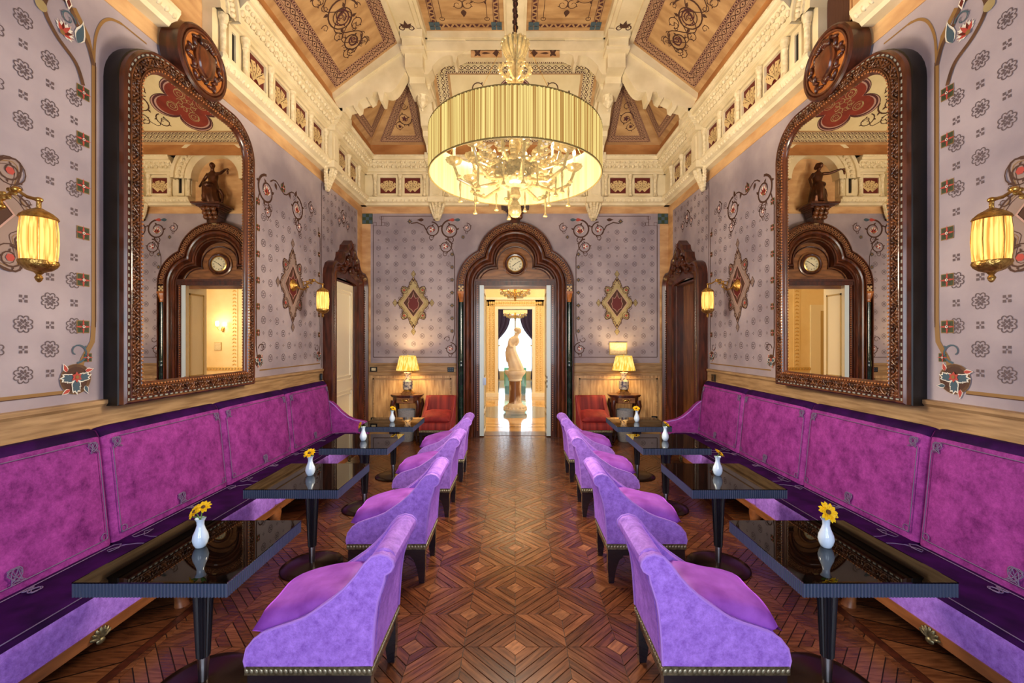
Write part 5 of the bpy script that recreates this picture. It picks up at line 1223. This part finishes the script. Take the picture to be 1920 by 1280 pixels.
# ---------------------------------------------------------------- tables
def wave_rect(hx, hy, nx, ny, amp):
    P = []
    def side(x0, y0, x1, y1, n, ox, oy):
        for i in range(n):
            for t, a in ((0, -1), (.25, -.2), (.5, 0), (.75, -.2)):
                f = (i+t)/n; P.append((x0+(x1-x0)*f+ox*amp*a, y0+(y1-y0)*f+oy*amp*a))
    side(-hx, -hy, hx, -hy, nx, 0, -1); side(hx, -hy, hx, hy, ny, 1, 0); side(hx, hy, -hx, hy, nx, 0, 1); side(-hx, hy, -hx, -hy, ny, -1, 0)
    return P
def make_table():
    t = thing('cafe_table', '', 'table')
    mb = MB(); pl = wave_rect(.348, .332, 46, 44, .007); mb.prism(pl, lambda u, v, d: (u, v, d), .660, .722); mb.build('fluted_edge', flute, t)
    mb = MB(); mb.box(-.346, .346, -.330, .330, .7215, .727); mb.build('tabletop', lacq, t)
    mb = MB(); rows = []
    for z, r in ((.16, .030), (.30, .036), (.5, .044), (.60, .050), (.66, .056)):
        rows.append([(r*(1+.07*math.cos(18*a))*math.cos(a), r*(1+.07*math.cos(18*a))*math.sin(a), z) for a in [2*PI*j/108 for j in range(108)]])
    mb.grid(rows, 0, True); mb.build('fluted_column', flute_d, t, smooth=True, angle=60)
    mb = MB(); mb.lathe([(.022, .03), (.022, .05), (.027, .165), (.024, .17)], (0, 0, 0), 20); mb.build('ferrule', steel, t, smooth=True)
    mb = MB(); mb.lathe([(.232, 0), (.235, .008), (.225, .014), (.17, .022), (.06, .032), (.03, .036)], (0, 0, 0), 40); mb.build('base_plate', basem, t, smooth=True)
    return t
TYS = [2.23, 3.425, 4.62, 5.705]; ORD = ['nearest the viewer', 'second from the viewer', 'third from the viewer', 'farthest from the viewer']
tab0 = make_table(); first = True
for s in (-1, 1):
    for k, y in enumerate(TYS):
        lb = 'black lacquer fluted table %s in the %s row' % (ORD[k], SIDE[s])
        if first: tab0.location = (s*1.63, y, 0); tab0['label'] = lb; tab0['group'] = 'black lacquer tables'; first = False
        else: dup(tab0, (s*1.63, y, 0), 0, lb, 'black lacquer tables')

# vases and flowers
def make_vase():
    mb = MB(); mb.lathe([(.020, 0), (.024, .003), (.032, .02), (.0375, .042), (.034, .065), (.022, .095), (.0165, .115), (.018, .135), (.026, .150), (.0245, .150), (.015, .133), (.013, .115), (.016, .095)], (0, 0, 0), 28, cap=False)
    n = len(mb.v); mb.f.append(tuple(range(28))); mb.m.append(0)
    return tag(mb.build('bud_vase', china, smooth=True, angle=50), '', 'vase', 'white porcelain bud vases')
def flower_head(t, c, nrm, r, dense=11):
    nrm = Vector(nrm).normalized(); q = Vector((0, 0, 1)).rotation_difference(nrm).to_matrix(); c = Vector(c)
    for ring, (n, rr, lift) in enumerate(((dense, 1.0, .10), (dense, .72, .22))):
        for i in range(n):
            a = 2*PI*(i+.5*ring)/n+.1*math.sin(i*3); w = r*.20
            pts = [(r*.18, 0, .0), (r*.5*rr, w, r*lift), (r*.82*rr, w*.8, r*lift*1.1), (r*rr, 0, r*lift*.6), (r*.82*rr, -w*.8, r*lift*1.1), (r*.5*rr, -w, r*lift)]
            P = [c+q @ Vector((x*math.cos(a)-y*math.sin(a), x*math.sin(a)+y*math.cos(a), z)) for x, y, z in pts]+[c+q @ Vector((r*.6*rr*math.cos(a), r*.6*rr*math.sin(a), r*lift*.5))]
            mb = MB(); mb.add(P, [(0, 1, 6), (1, 2, 6), (2, 3, 6), (3, 4, 6), (4, 5, 6), (5, 0, 6)]); mb.build('petal', yellow, t, smooth=True, angle=0, recalc=False)
    mb = MB(); mb.ell(c+nrm*r*.12, (r*.24, r*.24, r*.13), 12, 6, 0, q); mb.build('seed_disc', seedb, t, smooth=True)
def make_flower(heads, dense=11):
    t = thing('yellow_flower', '', 'flower')
    for c, n, r in heads:
        mb = MB(); c_ = Vector(c); mb.tube([(0, 0, -.09), (0, 0, -.01), (c_.x*.5, c_.y*.5, c_.z*.55), tuple(c_-Vector(n).normalized()*.004)], .0028, 6); mb.build('stem', leafg, t, smooth=True)
        flower_head(t, c, n, r, dense)
    for a, l in ((.5, .055), (2.7, .045)):
        d = Vector((math.cos(a), -.4, math.sin(a)*.5)).normalized(); o = Vector((0, 0, .004)); w = Vector((0, .3, 1)).normalized().cross(d).normalized()*.011; up = Vector((0, 0, .006))
        mb = MB(); mb.add([o, o+d*l*.45+w+up, o+d*l, o+d*l*.45-w+up, o+d*l*.5], [(0, 1, 4), (1, 2, 4), (2, 3, 4), (3, 0, 4)]); mb.build('leaf', leafg, t, recalc=False)
    return t
v0 = make_vase(); first = True
fl = {('A'): make_flower([((-.03, 0, .035), (-.55, -.6, .55), .042), ((.008, .01, .055), (.1, -.5, .8), .040)]),
      ('B'): make_flower([((.005, -.005, .035), (.15, -.85, .55), .055)], 12), ('C'): make_flower([((-.006, 0, .028), (-.1, -.55, .8), .050)], 12), ('D'): make_flower([((.012, 0, .03), (.5, -.3, .75), .046)], 10), ('E'): make_flower([((-.03, -.005, .02), (-.8, -.5, .35), .045)], 10)}
plan = {(-1, 0): 'A', (-1, 1): 'C', (-1, 2): 'E', (-1, 3): 'D', (1, 0): 'B', (1, 1): 'D', (1, 2): 'D', (1, 3): 'C'}
used = set()
for s in (-1, 1):
    for k, y in enumerate(TYS):
        x = s*1.645 if s < 0 else 1.625; loc = (x, y, .727); lb = 'white porcelain bud vase on the table %s, %s row' % (ORD[k], SIDE[s])
        if first: v0.location = loc; v0['label'] = lb; first = False
        else:
            o = v0.copy(); COL.objects.link(o); o.location = loc; o['label'] = lb
        c = plan[(s, k)]; fb = 'yellow %s on the table %s, %s row' % ('twin flower stems' if c == 'A' else 'flower in a vase', ORD[k], SIDE[s]); lo = (x, y, .727+.148)
        if c not in used: used.add(c); fl[c].location = lo; fl[c]['label'] = fb; fl[c]['group'] = 'yellow flowers'
        else: dup(fl[c], lo, 0, fb, 'yellow flowers')

# ---------------------------------------------------------------- scroll-back armchairs
CPROF = [(0, .298), (.300, .294), (.584, .288), (.592, .32), (.580, .375), (.545, .42), (.50, .452), (.44, .474), (.372, .495), (.31, .52), (.249, .56), (.187, .603), (.126, .655), (.076, .71), (.034, .768), (.002, .80), (-.039, .8125), (-.075, .803), (-.097, .782), (-.101, .760), (-.089, .736), (-.062, .718), (-.058, .69), (-.042, .64), (-.027, .593), (-.017, .53), (-.010, .46), (-.004, .37)]
def make_chair(fab, fab_c, pip, hwid=.235, name='scroll_armchair'):
    t = thing(name, '', 'armchair'); X = lambda u: u-.29
    for s in (-1, 1):
        mb = MB(); n = len(CPROF)
        cx, cz = .2, .45
        rows = []
        for y, f in ((hwid-.055, .985), (hwid-.048, 1.0), (hwid-.008, 1.0), (hwid, .985)):
            rows.append([(X(cx+(u-cx)*f), s*y, cz+(v-cz)*f if v > .3 else v) for u, v in CPROF])
        mb.grid(rows, 0, True); k = len(mb.v); mb.f += [tuple(range(k-4*n, k-3*n)), tuple(range(k-n, k))]; mb.m += [0, 0]
        sp = mb.build('side_panel', fab, t, smooth=True, angle=50)
        mb = MB(); mb.tube([(X(u), s*(hwid-.004), v) for u, v in CPROF[2:]+CPROF[:1]], .0065, 6); mb.build('piping', pip, sp, smooth=True)
    bp = [(0, .298), (-.006, .37), (-.012, .46), (-.02, .53), (-.030, .593), (-.046, .64), (-.062, .69), (-.085, .73), (-.100, .757), (-.097, .785), (-.075, .805), (-.04, .815), (-.005, .803), (.022, .775), (.045, .71), (.07, .64), (.095, .55), (.11, .45), (.115, .298)]
    mb = MB(); mb.prism(bp, lambda u, v, d: (X(u), d, v), -hwid+.05, hwid-.05); mb.build('backrest', fab, t, smooth=True, angle=40)
    mb = MB(); mb.lathe([(.052, -hwid+.045), (.058, -hwid+.055), (.054, -hwid+.065), (.054, hwid-.065), (.058, hwid-.055), (.052, hwid-.045)], (X(-.042), 0, .762), 24, axis='y'); mb.build('top_roll', fab, t, smooth=True)
    sp_ = [(.10, .29), (.575, .288), (.584, .33), (.575, .385), (.55, .412), (.48, .424), (.10, .41)]
    mb = MB(); mb.prism(sp_, lambda u, v, d: (X(u), d, v), -hwid+.05, hwid-.05); mb.build('seat', fab, t, smooth=True, angle=40)
    # loose cushion
    mb = MB(); n = 14; rows = []; tilt = -.20; c = (.345, .492)
    def cp(i, j, top):
        x = -1+2*i/n; y = -1+2*j/n; hgt = .078*(max(0, 1-x**4)*max(0, 1-y**4))**.45*(1+.06*math.sin(6*y+4*x))
        pin = 1-.06*(abs(x)*abs(y))**0*(1-abs(x))*(abs(y) > .9)-.0; a = x*.225*(1-.05*(1-y*y)*(abs(x) > .9)); b = y*(hwid-.02)*(1-.05*(1-x*x)*(abs(y) > .9))
        z = hgt if top else -hgt*.8
        return (X(c[0]+a*math.cos(tilt)-z*math.sin(tilt)*-1*-1), b, c[1]+a*math.sin(tilt)+z*math.cos(tilt))
    mb.grid([[cp(i, j, True) for j in range(n+1)] for i in range(n+1)]); mb.grid([[cp(i, j, False) for j in range(n+1)] for i in range(n+1)])
    cu = mb.build('cushion', fab_c, t, smooth=True, angle=75, merge=.0005)
    # bronze trim, apron and legs
    bx = MB(); x0, x1 = X(-.002), X(.588); bx.box(x0, x1, -hwid-.002, hwid+.002, .256, .296); tr = bx.build('bronze_trim', bronze, t)
    mb = MB()
    def bead(px, py, ax): mb.ell((px, py, .276), (.010 if ax else .004, .004 if ax else .010, .011), 6, 4, 0, Matrix.Rotation(.6, 3, 'Y' if ax else 'X'))
    for i in range(26):
        f = (i+.5)/26
        for s in (-1, 1): bead(x0+(x1-x0)*f, s*(hwid+.003), True)
    for i in range(20):
        f = (i+.5)/20
        for xx in (x0, x1): bead(xx, -hwid+2*hwid*f, False)
    mb.build('trim_relief', M('trim_highlight', (180, 176, 150), .35, .7), tr, smooth=True, angle=0, recalc=False, kind='stuff')
    MB().box(x0+.012, x1-.012, -hwid+.01, hwid-.01, .205, .256).build('apron', leglac, t)
    lp = [(0.0, .256), (.15, .256), (.125, .215), (.085, .17), (.06, .10), (.048, .02), (.044, 0), (.006, 0), (.006, .02), (.0, .10)]
    for fx in (0, 1):
        for s in (-1, 1):
            mb = MB(); rows = [[((x0+.008+u) if fx == 0 else (x1-.008-u), s*(hwid-.008-w), v) for u, v in lp] for w in (0, .045)]
            q = len(lp); mb.grid(rows, 0, True); mb.f += [tuple(range(q)), tuple(range(q, 2*q))]; mb.m += [0, 0]; lg = mb.build('leg', leglac, t)
            mb = MB(); lx = x0+.033 if fx == 0 else x1-.033; mb.lathe([(.016, 0), (.018, .012), (.012, .016)], (lx, s*(hwid-.03), 0), 10); mb.build('foot_cap', steel, lg, smooth=True)
    return t
ch0 = make_chair(velvet, velvet_c, velvet_p); first = True
for s in (-1, 1):
    for k, y in enumerate(TYS):
        lb = 'purple velvet scroll-back armchair %s in the %s row' % (ORD[k], SIDE[s]); loc = (s*.955 if s < 0 else .975, y-.02, 0); rz = PI if s < 0 else 0
        rz += [0.0, .0, -.02, .02][k]
        if first: ch0.location = loc; ch0.rotation_euler = (0, 0, rz); ch0['label'] = lb; ch0['group'] = 'purple armchairs along the aisle'; first = False
        else: dup(ch0, loc, rz, lb, 'purple armchairs along the aisle')
rd0 = make_chair(redv, redv_c, M('red_piping', (150, 60, 70), .7), .27, 'red_armchair'); rd0['group'] = 'red armchairs by the clock doorway'
rd0.location = (-1.36, 7.52, 0); rd0.rotation_euler = (0, 0, -PI/2); rd0['label'] = 'red striped velvet armchair by the arch, cream door side'
dup(rd0, (1.38, 7.52, 0), -PI/2, 'red striped velvet armchair by the arch, dark door side')

dup(rd0, (-1.04, 10.2, 0), -PI/2, 'red velvet armchair in the next salon, half hidden by the door leaf', 'red armchairs by the clock doorway')

# ---------------------------------------------------------------- carved side tables, lamps, bins
def make_side():
    t = thing('side_table', '', 'side table', group='carved side tables')
    sh = lambda sx, sy: [(sx*(1+.06*math.cos(4*a))*(abs(math.cos(a))**.55)*(1 if math.cos(a) > 0 else -1), sy*(1+.06*math.cos(4*a))*(abs(math.sin(a))**.55)*(1 if math.sin(a) > 0 else -1)) for a in [2*PI*i/40+.001 for i in range(40)]]
    mb = MB(); mb.prism(sh(.275, .20), lambda u, v, d: (u, v, d), .815, .84); mb.prism(sh(.265, .19), lambda u, v, d: (u, v, d), .80, .815); mb.build('top', walnut, t)
    mb = MB(); mb.prism(sh(.235, .165), lambda u, v, d: (u, v, d), .69, .80); mb.build('apron', walnut, t)
    dr = MB().box(-.15, .15, -.185, -.16, .70, .79).build('drawer', walnut_l, t)
    mb = MB(); mb.ell((0, -.19, .745), (.05, .012, .022), 10, 6)
    for s in (-1, 1): mb.ell((s*.06, -.188, .755), (.022, .008, .012), 8, 5); mb.ell((s*.04, -.188, .725), (.02, .008, .01), 8, 5)
    mb.build('gilt_mount', brass, dr, smooth=True)
    for sx in (-1, 1):
        for sy in (-1, 1):
            mb = MB(); mb.tube([(sx*.215, sy*.145, .74), (sx*.235, sy*.16, .64), (sx*.205, sy*.14, .48), (sx*.185, sy*.125, .30), (sx*.18, sy*.12, .15), (sx*.205, sy*.14, .04), (sx*.225, sy*.15, .0)], [.045, .042, .028, .021, .017, .016, .022], 10); mb.build('leg', walnut_d, t, smooth=True)
    return t
s0 = make_side(); s0.location = (-1.97, 7.80, 0); s0['label'] = 'carved walnut side table under the lamp, cream door side'
dup(s0, (1.99, 7.80, 0), 0, 'carved walnut side table under the lamp, dark door side')
lamp_sh = shade_mat('pleated_lamp_shade', (230, 170, 50), (255, 222, 130), 1.05, 40)
pot = M('blue_white_porcelain', (96, 92, 112), .2, col2=(222, 208, 180), scale=18, detail=7, coat=.5, contrast=(.40, .54))
def make_lamp():
    t = thing('table_lamp', '', 'lamp', group='porcelain table lamps')
    mb = MB(); mb.box(-.105, .105, -.08, .08, 0, .025); mb.box(-.085, .085, -.07, .07, .025, .05); mb.lathe([(.085, .05), (.075, .065), (.07, .075)], (0, 0, 0), 24); mb.build('base', brass, t, smooth=True, angle=30)
    mb = MB(); mb.lathe([(.06, .075), (.085, .09), (.092, .15), (.088, .21), (.092, .235), (.07, .265), (.055, .30), (.05, .33), (.062, .36), (.07, .385), (.068, .395)], (0, 0, 0), 28); mb.build('vase_body', pot, t, smooth=True)
    mb = MB(); mb.tube([(0, 0, .39), (0, 0, .72)], .008, 8); mb.build('rod', brass, t)
    mb = MB(); n = 96; mb.grid([[(r*(1+.02*math.cos(32*a))*math.cos(a), r*(1+.02*math.cos(32*a))*math.sin(a), z) for a in [2*PI*i/n for i in range(n)]] for r, z in ((.205, .43), (.175, .56), (.145, .69))], 0, True)
    sh = mb.build('lamp_shade', lamp_sh, t, smooth=True, angle=0)
    mb = MB()
    for r, z in ((.207, .43), (.147, .69)): mb.tube([(r*math.cos(2*PI*i/32), r*math.sin(2*PI*i/32), z) for i in range(32)], .005, 6, closed=True)
    mb.build('shade_band', M('shade_trim', (206, 160, 60), .7), sh, smooth=True)
    mb = MB(); mb.ell((0, 0, .56), (.03, .03, .045), 12, 8); mb.build('light_bulb', bulb, t, smooth=True)
    return t
l0 = make_lamp(); l0.location = (-1.97, 7.82, .84); l0['label'] = 'lit porcelain lamp with pleated yellow shade, cream door side'
dup(l0, (1.99, 7.82, .84), 0, 'lit porcelain lamp with pleated yellow shade, dark door side')
for x in (-1.97, 1.99): lamp('table_lamp_light', 'POINT', (x, 7.80, 1.42), 44, (1, .72, .30), .06)
def bin_(x, lb):
    t = thing('waste_bin', lb, 'bin', (x, 7.74, 0), group='grey bins under the side tables')
    mb = MB(); mb.lathe([(.11, 0), (.125, .02), (.15, .30), (.155, .56), (.15, .565), (.14, .30), (.11, .03)], (0, 0, 0), 24, cap=False); mb.f.append(tuple(range(24))); mb.m.append(0); mb.build('body', greyf, t, smooth=True)
    mb = MB(); mb.tube([(.153*math.cos(2*PI*i/24), .153*math.sin(2*PI*i/24), .563) for i in range(24)], .006, 6, closed=True); mb.build('rim', greyf, t, smooth=True)
bin_(-1.97, 'grey fabric bin under the side table, cream door side'); bin_(1.99, 'grey fabric bin under the side table, dark door side')

# switches, sockets and the notice
def plate(name, lab, cat, c, n, w, h_, inner):
    t = thing(name, lab, cat, c); nx, ny = n
    def bxx(dw, dh, d0, d1, cu=0, cv=0):
        mb = MB()
        if nx: mb.box(nx*d0, nx*d1, cu-dw, cu+dw, cv-dh, cv+dh)
        else: mb.box(cu-dw, cu+dw, ny*d0, ny*d1, cv-dh, cv+dh)
        return mb
    bxx(w, h_, 0, .012).build('plate', blackp, t)
    for cu, cv, a, b, m in inner: bxx(a, b, .012, .016, cu, cv).build('button', m, t)
plate('thermostat', 'black thermostat panel with white display on the dado', 'thermostat', (-2.70, YB-.032, 1.27), (0, -1), .065, .045, [(0, 0, .04, .026, paper)])
dk = M('blue_grey_button', (60, 74, 96), .4)
plate('light_switch', 'black switch plate of six buttons on the dado', 'switch', (-1.23, YB-.032, 1.265), (0, -1), .062, .045, [(a, b, .010, .010, dk) for a in (-.035, 0, .035) for b in (-.016, .016)])
plate('wall_socket', 'black double socket low on the end wall, cream door side', 'socket', (-2.70, YB-.022, .30), (0, -1), .055, .05, [(0, 0, .03, .028, paper)])
plate('wall_socket', 'black socket low on the end wall, dark door side', 'socket', (2.66, YB-.022, .34), (0, -1), .055, .035, [(0, 0, .03, .018, dk)])
plate('wall_socket', 'brown socket plate beside the dark door above the sofa', 'socket', (HW-.034, 6.25, 1.27), (-1, 0), .05, .05, [(0, 0, .03, .03, walnut_d), (0, 0, .015, .015, paper)])
plate('wall_socket', 'black plate beside the cream door above the sofa', 'socket', (-HW+.034, 6.38, 1.27), (1, 0), .03, .05, [(0, 0, .015, .03, dk)])
nt = thing('framed_notice', 'cream framed notice on the end wall above the lamp', 'picture', (1.97, YB-.004, 1.665))
MB().box(-.155, .155, -.012, 0, -.105, .105).build('paper', paper, nt); mb = MB()
for q in ((-.17, .17, .10, .118), (-.17, .17, -.118, -.10), (-.17, -.152, -.1, .1), (.152, .17, -.1, .1)): mb.box(q[0], q[1], -.02, 0, q[2], q[3])
mb.build('frame', creamd2, nt)

# ---------------------------------------------------------------- lantern sconces
lan = shade_mat('lantern_shade', (214, 124, 44), (255, 206, 108), 1.5, 90)
def sconce(s, y, lab):
    R = thing('lantern_sconce', lab, 'sconce', (s*HW, y, 2.54), 0, 'brass lantern sconces'); n = -s
    mb = MB(); mb.lathe([(.075, 0), (.08, .01*n), (.06, .03*n), (.03, .05*n), (.015, .07*n)], (0, 0, 0), 24, axis='x', lobes=8, lobe_amp=.05); mb.build('wall_plate', brass_r, R, smooth=True)
    pts = [(n*.05, 0, 0), (n*.09, 0, -.04), (n*.15, 0, -.06), (n*.20, 0, -.02), (n*.19, 0, .05), (n*.14, 0, .05), (n*.15, 0, .0), (n*.21, 0, .02), (n*.28, 0, .07), (n*.34, 0, .03), (n*.40, 0, .015)]
    mb = MB(); mb.tube(pts, [.012, .011, .01, .01, .009, .008, .009, .010, .009, .009, .010], 8)
    for p, r in ((pts[3], .02), (pts[8], .022), (pts[10], .018), (pts[4], .016)): mb.ell(p, (r, r, r*.8), 10, 6)
    mb.build('arm', brass, R, smooth=True)
    mb = MB()
    for k in range(6): a = k*1.05; mb.ell((n*(.24+.03*math.cos(a)), .018*math.sin(a), .05+.03*math.sin(a)), (.018, .010, .012), 6, 4)
    mb.build('leaf_sprig', brass_r, R, smooth=True)
    c = (n*.40, 0, 0)
    mb = MB(); mb.tube([(c[0], 0, .02), (c[0], 0, -.05)], .010, 8); mb.lathe([(.015, -.03), (.03, -.04), (.055, -.055), (.074, -.075), (.078, -.085), (.074, -.09)], c, 24); mb.build('lantern_cap', brass_r, R, smooth=True)
    mb = MB(); m = 96; mb.grid([[(c[0]+r*(1+.018*math.cos(32*a))*math.cos(a), r*(1+.018*math.cos(32*a))*math.sin(a), z) for a in [2*PI*i/m for i in range(m)]] for r, z in ((.068, -.088), (.074, -.15), (.075, -.21), (.073, -.27), (.068, -.315))], 0, True)
    mb.build('pleated_shade', lan, R, smooth=True, angle=0)
    for k in range(6):
        a = 2*PI*k/6+.3; mb = MB(); mb.tube([(c[0]+r*math.cos(a), r*math.sin(a), z) for r, z in ((.070, -.088), (.077, -.2), (.070, -.315))], .0035, 6); mb.build('rib', brass, R, smooth=True)
    mb = MB(); mb.lathe([(.075, -.31), (.078, -.322), (.07, -.34), (.05, -.36), (.02, -.372), (.010, -.385), (.017, -.40), (.012, -.415), (.004, -.425)], c, 24, lobes=12, lobe_amp=.03); mb.build('lantern_bowl', brass_r, R, smooth=True)
    lamp('sconce_light', 'POINT', (s*HW+n*.40, y, 2.54-.20), 4, (1, .68, .3), .08)
sconce(-1, 2.275, 'brass lantern sconce between viewer and mirror, cream door wall'); sconce(1, 2.275, 'brass lantern sconce between viewer and mirror, dark door wall')
sconce(-1, 5.63, 'brass lantern sconce between mirror and cream door'); sconce(1, 5.63, 'brass lantern sconce between mirror and dark door')

# ---------------------------------------------------------------- drum chandelier
CH = thing('drum_chandelier', 'large pleated drum chandelier with branching clear glass over the aisle', 'chandelier', (0, 3.95, 3.315))
RD, HD = .79, .39
drum_o = shade_mat('drum_pleats', (166, 116, 48), (255, 232, 142), .78, 75); drum_i = shade_mat('drum_lining', (255, 232, 150), (255, 246, 186), .62, 20)
mb = MB(); n = 360; mb.grid([[(RD*(1+.004*math.cos(150*a+2*math.sin(7*a)))*math.cos(a), RD*(1+.004*math.cos(150*a+2*math.sin(7*a)))*math.sin(a), z) for a in [2*PI*i/n for i in range(n)]] for z in (0, HD/2, HD)], 0, True); mb.build('pleated_shade', drum_o, CH, smooth=True, angle=0)
mb = MB(); n = 96; mb.grid([[((RD-.012)*math.cos(a), (RD-.012)*math.sin(a), z) for a in [2*PI*i/n for i in range(n)]] for z in (0, HD)], 0, True); mb.build('shade_lining', drum_i, CH, smooth=True, angle=0)
for z in (0, HD):
    mb = MB(); mb.tube([((RD-.004)*math.cos(2*PI*i/96), (RD-.004)*math.sin(2*PI*i/96), z) for i in range(96)], .008, 6, closed=True); mb.build('shade_rim', M('olive_binding', (120, 100, 50), .7), CH, smooth=True)
for k in range(3):
    a = 2*PI*k/3+PI/6+PI/2*0; mb = MB(); mb.tube([(RD*.97*math.cos(a), RD*.97*math.sin(a), HD), (.08*math.cos(a), .08*math.sin(a), 1.35)], .0025, 5); mb.build('suspension_wire', brass, CH)
k = 0; z = 1.28
while z < 2.96:
    mb = MB(); o = (k % 2)*PI/2
    mb.tube([(.016*math.cos(t)*math.cos(o), .016*math.cos(t)*math.sin(o), z+.034*math.sin(t)) for t in [2*PI*i/10 for i in range(10)]], .006, 5, closed=True)
    for q in range(3): mb.ell((.02*math.cos(q*2.1+k), .02*math.sin(q*2.1+k), z), (.009, .009, .02), 5, 4)
    mb.build('chain_link', M('iron_chain', (66, 40, 30), .5, .5), CH, smooth=True, angle=0, recalc=False); z += .054; k += 1
mb = MB(); mb.lathe([(0, -.33), (.03, -.32), (.05, -.27), (.035, -.23), (.02, -.21), (.05, -.17), (.04, -.13), (.03, -.07), (.05, .03), (.08, .06), (.05, .09), (.06, .16), (.04, .22), (.055, .30), (.035, .40), (.05, .50), (.03, .60), (.045, .72), (.05, .80), (.03, .90), (.036, .96), (.044, 1.02), (.026, 1.10)], (0, 0, 0), 20, lobes=8, lobe_amp=.07, cap=False); mb.build('glass_stem', glass_c, CH, smooth=True)
mb = MB(); mb.lathe([(.03, .0), (.10, .008), (.15, .03), (.165, .06), (.14, .075)], (0, 0, -.10), 28, lobes=14, lobe_amp=.04); mb.build('amber_bowl', glass_b, CH, smooth=True)
mb = MB()
for q in range(16):
    a = 2*PI*q/16
    for r0, z0 in ((1.0, 0), (.66, .02)):
        mb.tube([(.03*math.cos(a), .03*math.sin(a), 1.08), (.075*r0*math.cos(a), .075*r0*math.sin(a), 1.12+z0), (.105*r0*math.cos(a), .105*r0*math.sin(a), 1.18+z0), (.115*r0*math.cos(a), .115*r0*math.sin(a), 1.23+z0)], [.010, .014, .018, .012], 6); mb.ell((.122*r0*math.cos(a), .122*r0*math.sin(a), 1.24+z0), .017, 6, 4)
mb.build('glass_crown', glass_c, CH, smooth=True)
for q in range(6):
    a = q*PI/3+.05
    mb = MB(); ps = [(math.cos(a)*(.02+.11*math.sin(t)), math.sin(a)*(.02+.11*math.sin(t)), .90+.15*(1-math.cos(t))*.5+.02*math.sin(t)) for t in [PI*i/8 for i in range(9)]]
    mb.tube(ps, .012, 8)
    for p_ in ps[1:8]: mb.ell((p_[0]*1.14, p_[1]*1.14, p_[2]+.008), .018, 6, 4)
    mb.build('glass_scroll', glass_c, CH, smooth=True)
NA = 16
for q in range(NA):
    a = 2*PI*q/NA+.13; up = q % 2; R0 = .56 if not up else .42; ca, sa = math.cos(a), math.sin(a); zt = .14 if not up else .26
    path = [(.05, .02 if not up else .16), (.18, -.06 if not up else .12), (R0*.65, -.11 if not up else .06), (R0*.92, -.04 if not up else .08), (R0, zt-.06)]
    mb = MB(); mb.tube([(r*ca, r*sa, z) for r, z in path], [.02, .017, .016, .015, .013], 8)
    for r, z in path[1:4]:
        for w in (-1, 1): mb.ell((r*ca-w*.03*sa, r*sa+w*.03*ca, z+.015), (.024, .024, .016), 6, 4)
    mb.build('glass_arm', glass_c, CH, smooth=True)
    mb = MB(); mb.lathe([(.012, zt-.06), (.06, zt-.03), (.075, zt), (.066, zt+.005), (.02, zt-.02)], (R0*ca, R0*sa, 0), 20, lobes=10, lobe_amp=.08); mb.build('drip_cup', glass_c, CH, smooth=True)
    mb = MB(); mb.lathe([(.013, zt-.02), (.013, zt+.09)], (R0*ca, R0*sa, 0), 10); mb.build('candle_tube', M('candle_white', (250, 240, 210), .5, emit=(255, 236, 180), estr=.4), CH, smooth=True)
    mb = MB(); mb.lathe([(.009, zt+.09), (.017, zt+.115), (.012, zt+.145), (.002, zt+.165)], (R0*ca, R0*sa, 0), 10); mb.build('candle_bulb', bulb, CH, smooth=True)
    mb = MB(); pz = -.04 if not up else .0; rr = R0*.9
    mb.lathe([(.004, pz), (.012, pz-.06), (.006, pz-.12), (.005, pz-.16), (.024, pz-.20), (.020, pz-.205)], (rr*ca, rr*sa, 0), 10); mb.build('glass_tassel', glass_c, CH, smooth=True)
    b = a+PI/NA; rb = .30+.10*(q % 2); cb, sb = math.cos(b), math.sin(b)
    mb = MB()
    for j in range(6):
        t = j/5; mb.ell((rb*(.4+.6*t)*cb, rb*(.4+.6*t)*sb, .06+.26*t-.15*t*t), (.032, .032, .024), 6, 4)
    for j in range(5): e = 2*PI*j/5; mb.ell((rb*cb+.03*math.cos(e), rb*sb+.03*math.sin(e), .19), (.024, .024, .018), 6, 4)
    mb.build('glass_flower', glass_c, CH, smooth=True, kind='stuff')
mb = MB(); mb.lathe([(.0, -.37), (.035, -.36), (.055, -.32), (.05, -.28), (.02, -.25)], (0, 0, 0), 16, lobes=6, lobe_amp=.08); mb.build('glass_finial', glass_c, CH, smooth=True)
for q in range(4):      # spill out of the open top of the drum
    a = PI/2*q+PI/4; lamp('chandelier_light', 'SPOT', (.6*math.cos(a), 3.95+.6*math.sin(a), 3.315+.36), 50, (1, .80, .50), .10, (PI, 0, 0))
lamp('chandelier_light', 'POINT', (0, 3.95, 3.315-.90), 240, (1, .86, .64), .35)      # spill out of the open bottom
for x in (-.25, .25): lamp('chandelier_light', 'POINT', (x, 3.95, 3.315+.28), 4.5, (1, .84, .56), .06)
